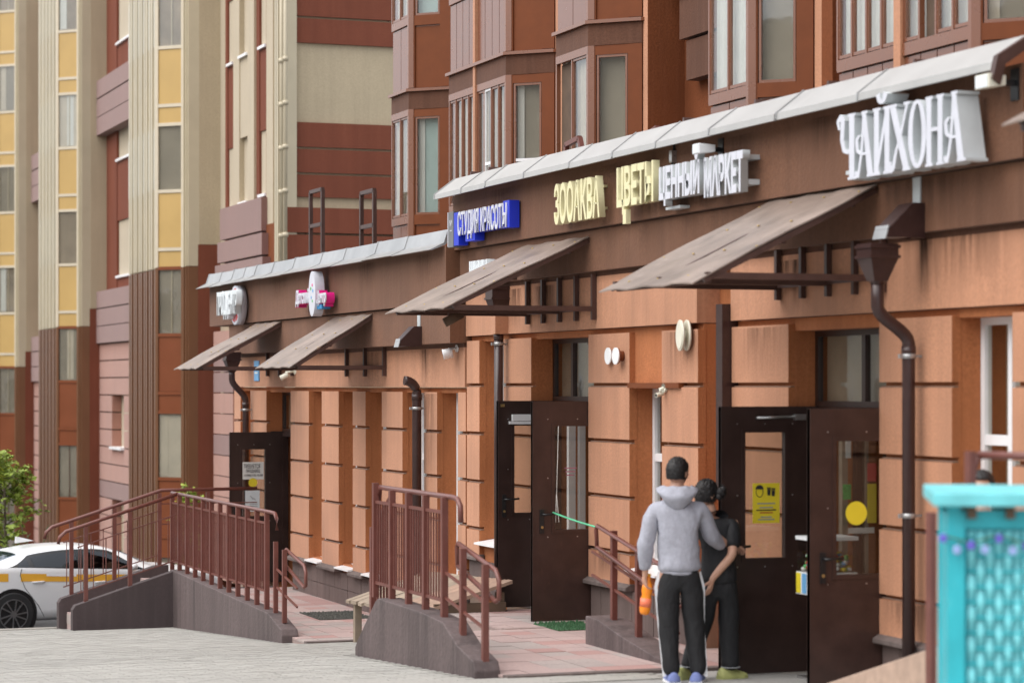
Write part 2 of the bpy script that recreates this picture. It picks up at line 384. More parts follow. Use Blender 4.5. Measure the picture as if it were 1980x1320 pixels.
def glyph(ch, off=0.0, ext=0.5, shear=0.0):
    cu = bpy.data.curves.new('t', 'FONT'); cu.body = ch; cu.size = 1.0; cu.extrude = ext; cu.offset = off; cu.shear = shear
    cu.resolution_u = 3
    o = bpy.data.objects.new('t', cu); COL.objects.link(o)
    bpy.context.view_layer.update()
    me = bpy.data.meshes.new_from_object(o.evaluated_get(bpy.context.evaluated_depsgraph_get()))
    bpy.data.objects.remove(o); bpy.data.curves.remove(cu)
    return me
def text_mesh(body, u_l, u_r, z0, z1, v0, v1, mat, parent, name='lettering', off=0.01, perletter=False, shear=0.0, slope=0.0, side=None):
    """text on a wall facing +Y, read from larger u (left in the photo) to smaller u."""
    glyphs = []; x = 0.0
    tot = glyph(body, off, 0.5, shear)
    xs = [p.co.x for p in tot.vertices]; ys = [p.co.y for p in tot.vertices]
    x0, x1, y0, y1 = min(xs), max(xs), min(ys), max(ys)
    if not perletter: glyphs = [(tot, 0.0)]
    else:
        for i, ch in enumerate(body):
            if ch == ' ': continue
            pre = glyph(body[:i + 1], off, 0.5, shear); px = max(p.co.x for p in pre.vertices)
            g = glyph(ch, off, 0.5, shear); gx = max(p.co.x for p in g.vertices)
            glyphs.append((g, px - gx))
    sx = (u_l - u_r) / (x1 - x0); sz = (z1 - z0) / (y1 - y0); offw = WL[parent.name]; res = []
    for g, dx in glyphs:
        for p in g.vertices:
            X = p.co.x + dx - x0; Y = p.co.y - y0; Z = p.co.z
            p.co = (u_l - X * sx - offw[0], v0 + (Z + 0.5) * (v1 - v0) - offw[1], z0 + Y * sz + slope * X * sx - offw[2])
        g.materials.clear(); g.materials.append(M(mat))
        if side:
            g.materials.append(M(side)); g.calc_loop_triangles()
            for f_ in g.polygons: f_.material_index = 1 if abs(f_.normal.y) < .5 else 0
        o = bpy.data.objects.new(name, g); COL.objects.link(o); o.parent = parent; WL[o.name] = offw; res.append(o)
    return res
def text_front(body, v_l, v_r, z0, z1, u0, mat, parent, name='lettering', off=0.0, th=0.002):
    g = glyph(body, off, 0.5)
    xs = [p.co.x for p in g.vertices]; ys = [p.co.y for p in g.vertices]
    x0, x1, y0, y1 = min(xs), max(xs), min(ys), max(ys); offw = WL[parent.name]
    for p in g.vertices:
        X = (p.co.x - x0) / (x1 - x0); Y = (p.co.y - y0) / (y1 - y0)
        p.co = (u0 - (p.co.z + 0.5) * th - offw[0], v_l + (v_r - v_l) * X - offw[1], z0 + (z1 - z0) * Y - offw[2])
    g.materials.clear(); g.materials.append(M(mat))
    o = bpy.data.objects.new(name, g); COL.objects.link(o); o.parent = parent; WL[o.name] = offw; return o

# ------------------------------------------------------------------ ground
def gz(u):
    P = [(-60, 3.2), (0, 0.72), (19, -0.02), (22.5, -0.20), (27.6, -0.63), (34.4, -1.06), (35.7, -1.16)]
    if u <= P[0][0]: return P[0][1]
    for (a, za), (b, zb) in zip(P, P[1:]):
        if u <= b: return za + (zb - za) * (u - a) / (b - a)
    return -1.16
BED = 0.014
def ground_sheet():
    b = MB(); us = [-60, -20, 0, 10, 19, 20.5, 22.5, 24, 26, 27.6, 31, 34.4, 35.66]
    for a, c in zip(us, us[1:]):
        b.add([(a, -6, gz(a) - BED), (c, -6, gz(c) - BED), (c, 13, gz(c) - BED), (a, 13, gz(a) - BED)], [(0, 1, 2, 3)])
    o = b.build('pavement', 'paver_bed'); struct(o); return o
pavement = ground_sheet()
b = MB()
for a, c in ((-60, 0), (0, 20), (20, 28), (28, 36)): b.add([(a, 13.004, gz(a) - .18), (c, 13.004, gz(c) - .18), (c, 40, gz(c) - .18), (a, 40, gz(a) - .18)], [(0, 1, 2, 3)])
b.add([(35.6, -40, -1.5), (60, -40, -2.0), (60, 60, -2.0), (35.6, 60, -1.5)], [(0, 1, 2, 3)])
b.add([(60, -40, -2.0), (140, -40, -4.6), (140, 60, -4.6), (60, 60, -2.0)], [(0, 1, 2, 3)])
b.add([(140, -400, -4.6), (900, -400, -12), (900, 500, -12), (140, 500, -4.6)], [(0, 1, 2, 3)])
struct(b.build('road', 'asphalt'))
b = MB().box(35.64, 35.8, 1.0, 40, -1.7, -1.155); struct(b.build('kerb', 'concrete'))
b = MB().add([(-60, 40, 3), (140, 40, -4.6), (140, 500, -4.6), (-60, 500, 3)], [(0, 1, 2, 3)]); struct(b.build('ground', 'soil'))
# paving stones: the largest in the photo are parts, the rest of the visible field is one mesh
PV_L, PV_W = 0.20, 0.10
def paver_at(i, j):
    u = 18.2 + i * PV_W; v = 1.2 + j * PV_L + (PV_L / 2 if i % 2 else 0)
    return u, v
WLp = {}
WL[pavement.name] = tuple(pavement.location)
field = MB(); cand = []
for i in range(0, 169):
    for j in range(0, 60):
        u, v = paver_at(i, j)
        if u > 35.6: continue
        # visible wedge only
        d = (u * CA - (v - YC) * SA); X = -u * SA - (v - YC) * CA
        px = CXP + FPX * X / d; py = HYP - FPX * (gz(u) - ZC) / d
        if px < -60 or px > 2040 or py > 1352: continue
        if 18.75 < u < 22.6 and v < 2.62: continue
        if u >= 22.6 and v < 1.95 and u > 27.2: continue
        if u > 33.8 and v < 3.4: continue
        if 22.6 <= u < 27.4 and v < -0.05: continue
        cand.append((d, u, v))
cand.sort()
for k, (d, u, v) in enumerate(cand):
    L, W = PV_L - 0.005, PV_W - 0.005; dz = R.uniform(-0.0015, 0.0015)
    z0, z1 = gz(u) - BED - 0.01, gz(u) + dz
    if k < 300:
        piece('paver', 'paver', pavement, u - W / 2, u + W / 2, v - L / 2, v + L / 2, z0, z1)
    else:
        sl = gz(u + W / 2) - gz(u)
        field.add([(u - W / 2, v - L / 2, z1 - sl), (u + W / 2, v - L / 2, z1 + sl), (u + W / 2, v + L / 2, z1 + sl), (u - W / 2, v + L / 2, z1 - sl)], [(0, 1, 2, 3)])
        field.add([(u - W / 2, v - L / 2, z1 - sl), (u - W / 2, v + L / 2, z1 - sl), (u - W / 2, v + L / 2, z0), (u - W / 2, v - L / 2, z0)], [(0, 1, 2, 3)])
fo = field.build('paver_field', 'paver', pavement); fo['kind'] = 'stuff'
def vary_islands(m):      # per-stone tone for the joined field
    t = m.node_tree; b = t.nodes['Principled BSDF']
    g = t.nodes.new('ShaderNodeNewGeometry')
    src = b.inputs['Base Color'].links[0].from_socket
    col = mixrgb(t, mixrgb(t, g.outputs['Random Per Island'], (0, 0, 0), (0.4,) * 3), src, (0.24, 0.225, 0.20))
    t.links.new(col, b.inputs['Base Color'])
vary_islands(M('paver'))

# ------------------------------------------------------------------ tiled landings
def landing(name, u0, u1, v0, v1, z, zbot, kerb):
    b = MB().box(u0, u1, v0, v1, zbot, z - 0.02)
    o = b.build(name, 'grout'); struct(o)
    T = 0.30; n = 0; i = 0
    u = u0 + 0.13
    rows = []
    while u < u1 - 0.02:
        v = v0 + 0.002
        while v < v1 - 0.02:
            rows.append((u, v)); v += T
        u += T
    for (u, v) in rows[:300]:
        mat = R.choices(['tile_pink', 'tile_red', 'tile_grey'], [6, 1.6, 2])[0]
        piece('tile', mat, o, u + .003, min(u + T - .003, u1), v + .003, min(v + T - .003, v1), z - 0.03, z + R.uniform(-.002, .002))
    piece('kerb_edge', kerb, o, u0 - 0.004, u0 + 0.12, v0 - .002, v1, zbot, z + 0.006)
    return o
near_landing = landing('landing', 18.72, 22.38, -0.3, 2.36, 0.0, -0.4, 'cap_stone')
door_landing = landing('landing', 22.38, 24.38, -0.3, 1.05, 0.0, -0.75, 'grout')
far_landing = landing('landing', 27.35, 35.0, -0.3, 1.72, -0.60, -1.3, 'cap_stone')
# ------------------------------------------------------------------ shop row, two sections
def shop_section(label, u0, u1, dz, solids, openings, joints, band, plz, browns, ledge_v, zbase):
    """solids: piers (ua,ub); openings: dicts; joints: joint heights; all walls stand on Y=0"""
    t = thing('shop_building', label, 'shop building', ((u0 + u1) / 2, -2.5, zbase))
    D = 0.06                        # joint depth
    for a, c in solids:
        piece('wall_core', 'orange_shaded', t, a + .004, c - .004, -0.9, -D, zbase, band)
    for op in openings:
        a, c = op['u']; zt = op.get('top', band - 0.055); zb = op.get('sill', None)
        piece('lintel', 'orange_shaded', t, a, c, -0.9, -D, zt, band)
        if zb is not None: piece('wall_apron', 'orange_shaded', t, a, c, -0.9, -0.06, zbase, zb)
    # rusticated blocks, each its own piece
    for a, c in solids:
        zs = [plz] + [j for j in joints if j > plz + 0.05] 
        for za, zb in zip(zs, zs[1:] + [band]):
            lo = za + (0.021 if za != plz else 0.0); hi = zb - 0.021
            if zb == band: hi = band - 0.05
            if hi - lo < 0.05: continue
            o = piece('wall_block', 'orange', t, a, c, -D - 0.02, R.uniform(-.0015, .0015), lo, hi); o.data = blockmesh()
    # each joint has a narrow lower lip in the joint colour
    for a, c in solids:
        for j in joints:
            if j > plz + 0.05 and j < band - 0.02: piece('joint_lip', 'joint', t, a + .006, c - .006, -D - 0.03, -0.022, j - 0.0205, j - 0.008)
    # smooth band over the piers, brown course, fascia
    for (a, c, z0, z1) in browns['band']:
        part('wall_band', 'orange', t, a, c, -0.9, 0.012, z0, z1)
    for (a, c, z0, z1, v) in browns['course']:
        part('brown_course', 'brown', t, a, c, -0.85, v, z0, z1)
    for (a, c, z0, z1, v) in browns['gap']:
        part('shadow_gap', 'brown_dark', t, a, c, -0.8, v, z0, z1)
    for (a, c, z0, z1, v) in browns['fascia']:
        part('fascia', 'brown', t, a, c, -0.5, v, z0, z1)
    return t

def flashing(t, cuts, zf, v_out=0.36, v_in=0.10, rise=0.19, two_tone=False):
    for a, c in zip(cuts, cuts[1:]):
        a2, c2 = a + 0.006, c - 0.006; dz = R.uniform(-.006, .006); dv = R.uniform(-.012, .012)
        b = MB(); th = 0.012
        zl = zf + dz
        pts = [(v_in, zl + 0.06 + rise), (v_out + dv, zl + 0.055), (v_out + dv + 0.004, zl), (v_out + dv - 0.02, zl), (v_out + dv - 0.012, zl + 0.045), (v_in, zl + 0.05 + rise - 0.03)]
        if two_tone:
            pts = [(v_in, zl + 0.25), (v_in + 0.05, zl + 0.24), (v_in + 0.10, zl + 0.085), (v_out + dv, zl), (v_out + dv - 0.02, zl - 0.006), (v_in + 0.08, zl + 0.06), (v_in, zl + 0.15)]
        b.prism(pts, 0, a2, c2)
        o = b.build('flashing_sheet', 'galv' if two_tone else 'flash_white', t)
        # folded seam at the joint between two sheets
        s = MB().prism([(p[0] + (0.006 if k < 3 else 0), p[1] + (0.008 if k < 3 else 0)) for k, p in enumerate(pts)], 0, c2 - 0.014, c2 + 0.012)
        s.build('seam', 'galv', t)

# ---- near section
S1 = [(14.42, 14.80), (15.63, 16.73), (18.30, 19.41), (20.13, 20.95), (21.74, 22.81), (24.47, 25.34), (26.16, 26.60)]
O1 = [dict(u=(14.80, 15.63), top=2.90, sill=0.95), dict(u=(16.73, 18.30), top=2.86), dict(u=(20.95, 21.74), top=2.37, sill=0.62),
      dict(u=(22.81, 24.47), top=2.90), dict(u=(25.34, 26.16), top=2.905, sill=0.62)]
J1 = [0.76, 1.30, 1.85, 2.405]
near = shop_section('brown topped near shop front with orange block piers and three entrances', 14.42, 26.6, 0, S1, O1, J1, 2.965, 0.46,
    dict(band=[(14.42, 19.41, 2.972, 3.495), (20.13, 26.60, 2.972, 3.495)],
         course=[(14.42, 26.60, 3.545, 3.958, 0.085)],
         gap=[(14.42, 26.60, 3.495, 3.545, 0.005)],
         fascia=[(14.42, 26.60, 3.97, 4.62, 0.15)]), 0.15, -0.6)
part('wall', 'orange_shaded', near, 19.41, 20.13, -0.9, -0.30, -0.6, 3.5)
part('wall_band', 'orange_shaded', near, 19.41, 20.13, -0.9, -0.22, 2.42, 3.495)
# parapet roof and end return
part('roof', 'roofing', near, 14.42, 26.6, -6.0, -0.5, 4.40, 4.46)
part('parapet_end', 'brown', near, 26.60, 26.66, -0.9, 0.15, 3.97, 4.60)
cuts1 = [14.45, 16.42, 17.82, 19.10, 20.30, 21.33, 22.44, 23.73, 24.95, 25.75, 26.72]
flashing(near, cuts1, 4.565)
MB().prism([(0.40, 4.50), (0.36, 4.66), (0.05, 4.85), (0.0, 4.80), (0.30, 4.60), (0.34, 4.46)], 0, 14.40, 14.46).build('end_cap', 'canopy_frame', near)
# plinth tiles and ledge
def plinth(t, solids, top, bottom, tw, skip=()):
    for a, c in solids:
        n = max(1, round((c - a) / tw)); w = (c - a) / n; rows = max(1, round((top - bottom) / 0.30)); h = (top - bottom) / rows
        for i in range(n):
            for r in range(rows):
                piece('plinth_tile', 'plinth', t, a + i * w + .004, a + (i + 1) * w - .004, -0.05, -0.028 + R.uniform(-.002, .002), bottom + r * h + .004, bottom + (r + 1) * h - .004)
def ledge(t, a, c, z, v=0.055):
    b = MB().prism([(-0.05, z - 0.055), (v, z - 0.055), (v, z - 0.02), (0.0, z + 0.012), (-0.05, z + 0.012)], 0, a - 0.03, c + 0.03)
    b.build('plinth_ledge', 'cap_stone', t, bevel=0.004)
for a, c in S1:
    MB().box(a + .002, c - .002, -0.2, -0.04, -0.6, 0.45).build('plinth_base', 'joint', near)
    ledge(near, a, c, 0.452)
plinth(near, S1, 0.395, -0.02, 0.30)
plinth(near, [(20.95, 21.74), (14.8, 15.63), (25.34, 26.16)], 0.395, -0.02, 0.27)
# windows of the near section
def pvc_window(t, a, c, z0, z1, v, mull=(0.5,), trans=None, fw=0.055, depth=0.06, mat='white_pvc', curtain='room_warm', sill=True):
    b = MB(); b.box(a, a + fw, v - depth, v, z0, z1); b.box(c - fw, c, v - depth, v, z0, z1)
    b.box(a + fw, c - fw, v - depth, v, z0, z0 + fw); b.box(a + fw, c - fw, v - depth, v, z1 - fw, z1)
    for m in mull:
        x = a + (c - a) * m; b.box(x - fw * .5, x + fw * .5, v - depth, v - 0.003, z0 + fw, z1 - fw)
    for zt in (trans or []): b.box(a + fw, c - fw, v - depth, v - 0.006, zt - fw * .7, zt + fw * .7)
    w = b.build('window', mat, t)
    MB().box(a + .02, c - .02, v - depth * .55, v - depth * .45, z0 + .02, z1 - .02).build('pane', 'glass_bay', w)
    if curtain:
        q = MB(); n = 24
        pts = [(a + (c - a) * i / n, v - 0.22 + 0.02 * math.sin(i * 2.1)) for i in range(n + 1)]
        q.add([(p[0], p[1], z0) for p in pts] + [(p[0], p[1], z1) for p in pts], [(i, i + 1, n + 2 + i, n + 1 + i) for i in range(n)], True)
        q.build('curtain', curtain, w)
    if sill:
        s = MB().prism([(v, z0 - 0.03), (0.07, z0 - 0.075), (0.07, z0 - 0.055), (v, z0 - 0.008)], 0, a + 0.005, c - 0.005)
        s.build('sill', 'sill_white', w)
    return w
pvc_window(near, 14.80, 15.63, 0.95, 2.90, -0.245, mull=(0.52,), trans=[2.0], curtain='curtain_beige')
pvc_window(near, 20.95, 21.74, 0.66, 2.37, -0.245, mull=(0.5,), trans=[1.7], curtain='room_dark')
pvc_window(near, 25.34, 26.16, 0.66, 2.905, -0.245, mull=(0.5,), trans=[2.0], curtain='room_dark')
part('lintel_board', 'bay_orange', near, 20.50, 21.72, -0.3, 0.03, 2.375, 2.425)
# rooms behind the glass
def room(t, a, c, z0, z1, mat='room_dark', depth=2.2):
    b = MB(); v0, v1 = -0.92 - depth, -0.91
    b.add([(a, v0, z0), (c, v0, z0), (c, v0, z1), (a, v0, z1)], [(0, 1, 2, 3)])
    b.add([(a, v0, z0), (a, v1, z0), (a, v1, z1), (a, v0, z1)], [(0, 1, 2, 3)])
    b.add([(c, v0, z0), (c, v1, z0), (c, v1, z1), (c, v0, z1)], [(0, 1, 2, 3)])
    b.add([(a, v0, z1), (c, v0, z1), (c, v1, z1), (a, v1, z1)], [(0, 1, 2, 3)])
    b.add([(a, v0, z0), (c, v0, z0), (c, v1, z0), (a, v1, z0)], [(0, 1, 2, 3)])
    b.build('room', mat, t)
for a, c in ((16.73, 18.30), (22.81, 24.47)): room(near, a - .3, c + .3, -0.01, 2.95, 'room_warm')

# ---- doors
def transom(t, a, c, z0, z1, v=-0.25, split=None):
    b = MB(); f = 0.05
    b.box(a, a + f, v - .05, v, z0, z1); b.box(c - f, c, v - .05, v, z0, z1); b.box(a + f, c - f, v - .05, v, z1 - f, z1); b.box(a + f, c - f, v - .05, v, z0, z0 + f)
    if split: b.box(split - f * .6, split + f * .6, v - .05, v, z0 + f, z1 - f)
    w = b.build('transom_window', 'door_dark', t)
    MB().box(a + .02, c - .02, v - .03, v - .024, z0 + .02, z1 - .02).build('pane', 'glass_bay', w)
    MB().box(a + .05, c - .05, v - .10, v - .09, z0 + .05, z1 - .05).build('blind', 'room_warm', w)
    return w
def door_leaf(t, u, va, vb, z0, z1, win, mat, facing=-1, handle=None, closer=None, th=0.045, plate=True):
    """leaf standing open at right angles to the wall: lies in the plane X=u, from va (hinge) to vb"""
    wa, wb, za, zb = win; b = MB(); h = th / 2
    b.box(u - h, u + h, va, wa, z0, z1); b.box(u - h, u + h, wb, vb, z0, z1)
    b.box(u - h, u + h, wa, wb, z0, za); b.box(u - h, u + h, wa, wb, zb, z1)
    # bead round the glass and raised outer rim
    for (p, q, r_, s_) in ((wa - .02, wa + .012, za - .02, zb + .02), (wb - .012, wb + .02, za - .02, zb + .02)): b.box(u - h - .008, u + h + .008, p, q, r_, s_)
    for (r_, s_) in ((za - .02, za + .012), (zb - .012, zb + .02)): b.box(u - h - .0075, u + h + .0075, wa + .012, wb - .012, r_, s_)
    for (p, q) in ((va, va + .018), (vb - .018, vb)): b.box(u - h - .004, u + h + .004, p, q, z0 + .002, z1 - .002)
    d = b.build('door', mat, t)
    MB().box(u - .004, u + .004, wa, wb, za, zb).build('pane', 'glass_door', d)
    sc = MB()
    for vv in (wa - .06, (wa + wb) / 2, wb + .06):
        for zz in (za - .06, (za + zb) / 2, zb + .06):
            if not (vv == (wa + wb) / 2 and zz == (za + zb) / 2): sc.disc((u - h - .003, vv, zz), 0, .006, .004, 8)
    sc.build('screws', 'steel', d)
    if handle:
        hv, hz, dirv = handle
        hb = MB(); hb.box(u - h - .012, u - h, hv - .022, hv + .022, hz - .19, hz + .05)
        hb.tube([(u - h - .01, hv, hz), (u - h - .06, hv, hz), (u - h - .065, hv + dirv * .03, hz), (u - h - .065, hv + dirv * .15, hz + .006)], .011, 8)
        hb.build('handle', 'black', d)
        MB().disc((u - h - .016, hv, hz - .13), 0, .014, .006, 10).build('lock', 'brass', d)
    return d
def frame(t, a, c, z0, z1, v=-0.25):
    b = MB(); f = 0.06
    b.box(a, a + f, v - .08, v + .01, z0, z1); b.box(c - f, c, v - .08, v + .01, z0, z1); b.box(a + f, c - f, v - .08, v + .01, z1 - f, z1)
    b.build('door_frame', 'door_dark', t)
# entrance by the two people
transom(near, 16.73, 18.30, 2.22, 2.86, split=17.45); frame(near, 16.73, 18.30, 0, 2.215)
part('threshold', 'concrete', near, 16.6, 18.4, -0.9, 0.1, -0.3, 0.0)
d3l = door_leaf(near, 18.27, -0.25, 0.65, 0.0, 2.225, (0.05, 0.44, 0.95, 2.02), 'door_dark', handle=(0.56, 1.06, -1))
d3r = door_leaf(near, 16.76, -0.25, 0.60, 0.0, 2.22, (-0.17, 0.385, 0.92, 1.98), 'door_brown', handle=(0.49, 1.06, -1))
MB().tube([(18.23, .33, 2.13), (18.23, -.02, 2.14)], .012, 8).box(18.21, 18.25, -.12, -.02, 2.11, 2.16).build('door_closer', 'steel', d3l)
MB().box(19.42, 19.55, -0.10, 0.09, 1.4, 3.12).build('duct', 'pipe_brown', near)
# middle entrance
transom(near, 22.81, 24.47, 2.235, 2.90, split=23.9); frame(near, 22.81, 24.47, 0, 2.23)
part('threshold', 'concrete', near, 22.7, 24.5, -0.9, 0.0, -0.3, 0.012)
d2r = door_leaf(near, 22.85, -0.25, 0.60, 0.02, 2.24, (-0.15, 0.375, 0.93, 2.0), 'door_brown', handle=(0.50, 1.10, -1))
d2l = door_leaf(near, 24.44, -0.25, 0.40, 0.02, 2.235, (-0.15, 0.225, 1.02, 1.98), 'door_dark', handle=(0.33, 1.18, -1))
MB().box(24.36, 24.405, -.1, .25, 2.02, 2.09).box(24.37, 24.41, -.08, .28, 1.985, 2.015).build('door_closer', 'lamp_white', d2l)
MB().box(24.395, 24.42, .33, .37, 2.17, 2.2).build('latch', 'brass', d2l)
MB().tube([(22.80, .33, 1.99), (22.80, .35, 1.3), (22.80, .325, 1.02), (22.80, .36, 1.02), (22.80, .352, 1.3)], .003, 5).build('pull_cord', 'paper', d2r)

for x0, x1, m in ((1098, 1111, 'white_pvc'), (1119, 1130, 'white_pvc')):
    va_, vb_2 = atu(x0, 900, 23.9)[0], atu(x1, 900, 23.9)[0]; part('inner_frame', m, near, 23.87, 23.93, min(va_, vb_2), max(va_, vb_2), 0.02, 2.2)
for x0, x1, y0, y1, m in ((1635, 1645, 850, 885, 'paper'), (1630, 1645, 936, 965, 'candy_green'), (1677, 1694, 895, 930, 'sign_red'), (1677, 1694, 935, 1010, 'yellow'), (1640, 1690, 1020, 1030, 'paper')):
    (va_, za_), (vb_2, zb_2) = atu(x0, y0, 17.9), atu(x1, y1, 17.9); part('inner_sticker', m, near, 17.895, 17.9, min(va_, vb_2), max(va_, vb_2), zb_2, za_)
for x0, x1, m in ((1625, 1636, 'wood_grey'), (1652, 1664, 'door_brown'), (1670, 1676, 'wood_grey')):
    va_, vb_2 = atu(x0, 900, 17.95)[0], atu(x1, 900, 17.95)[0]; part('inner_frame', m, near, 17.92, 17.98, min(va_, vb_2), max(va_, vb_2), 0.02, 2.2)
# ---- far section
S2 = [(26.64, 26.92), (27.70, 28.21), (29.09, 29.98), (30.71, 31.31), (32.0, 32.86), (33.55, 34.56), (36.0, 37.0), (37.66, 38.08)]
O2 = [dict(u=(26.92, 27.70), top=2.31, sill=0.1), dict(u=(28.21, 29.09), top=2.31, sill=-0.05), dict(u=(29.98, 30.71), top=2.31, sill=-0.05), dict(u=(31.31, 32.0), sill=-0.05),
      dict(u=(32.86, 33.55), sill=-0.05), dict(u=(34.56, 36.0), top=2.30), dict(u=(37.0, 37.66))]
J2 = [0.245, 0.785, 1.305, 1.845]
far = shop_section('lower far shop front with narrow orange piers and one glazed entrance', 26.64, 39.0, -.6, S2, O2, J2, 2.37, -0.10,
    dict(band=[(26.64, 38.08, 2.378, 2.845)],
         course=[(26.62, 37.6, 2.895, 3.345, 0.20)],
         gap=[(26.64, 37.6, 2.845, 2.895, 0.02)],
         fascia=[(26.62, 38.75, 3.36, 4.02, 0.25)]), 0.25, -1.3)
part('roof', 'roofing', far, 26.7, 38.75, -6.0, -0.5, 3.82, 3.88)
cuts2 = [26.66, 28.2, 29.45, 30.9, 32.05, 33.5, 34.7, 35.75, 36.45, 37.2, 38.05, 38.95]
flashing(far, cuts2, 3.975, v_out=0.44, v_in=0.16, two_tone=True)
for a, c in S2:
    MB().box(a + .002, c - .002, -0.2, -0.04, -1.3, -0.10).build('plinth_base', 'joint', far); ledge(far, a, c, -0.10, 0.075)
plinth(far, S2[1:6] + [(28.21, 29.09), (29.98, 30.71), (31.31, 32.0), (32.86, 33.55)], -0.155, -0.62, 0.30)
for a, c, cur in ((26.92, 27.70, 'room_dark'), (28.21, 29.09, 'room_dark'), (29.98, 30.71, None), (31.31, 32.0, None), (32.86, 33.55, None)):
    pvc_window(far, a, c, -0.03 if a > 27.8 else 0.12, 2.31, -0.245, curtain=cur or 'room_dark', trans=[1.5])
transom(far, 34.56, 36.0, 1.69, 2.30, split=35.3); frame(far, 34.56, 36.0, -0.6, 1.685)
d1 = door_leaf(far, 35.97, -0.25, 0.58, -0.58, 1.69, (0.02, 0.40, 0.40, 1.44), 'door_dark', handle=(0.50, 0.55, -1))
# the second leaf stays shut behind the pier
q = MB(); q.box(34.60, 34.70, -.30, -.26, -0.58, 1.66); q.box(35.20, 35.30, -.30, -.26, -0.58, 1.66); q.box(34.70, 35.20, -.30, -.26, -.58, -.2); q.box(34.70, 35.20, -.30, -.26, 1.5, 1.66)
dd = q.build('door', 'cream_frame', far); MB().box(34.70, 35.20, -.285, -.275, -.2, 1.5).build('pane', 'glass_door', dd)
MB().box(35.96, 36.02, -0.28, -0.06, -0.6, 1.70).build('door_jamb', 'door_dark', far)
room(far, 34.3, 36.3, -0.62, 2.3)
# the corner past the far section's last pier
part('wall', 'orange_shaded', far, 37.0, 37.66, -0.9, -0.30, -1.3, 2.37)
# ---- strip of the next section towards the camera (its canopy tip enters the photo at top right)
nx = thing('shop_building', 'next shop front at the right edge, mostly behind the turquoise kiosk', 'shop building', (12.5, -2.5, -0.2))
part('wall', 'orange', nx, 10.5, 14.38, -0.9, 0.0, -0.6, 3.5); part('brown_course', 'brown', nx, 10.5, 14.38, -0.9, 0.05, 3.5, 4.9)
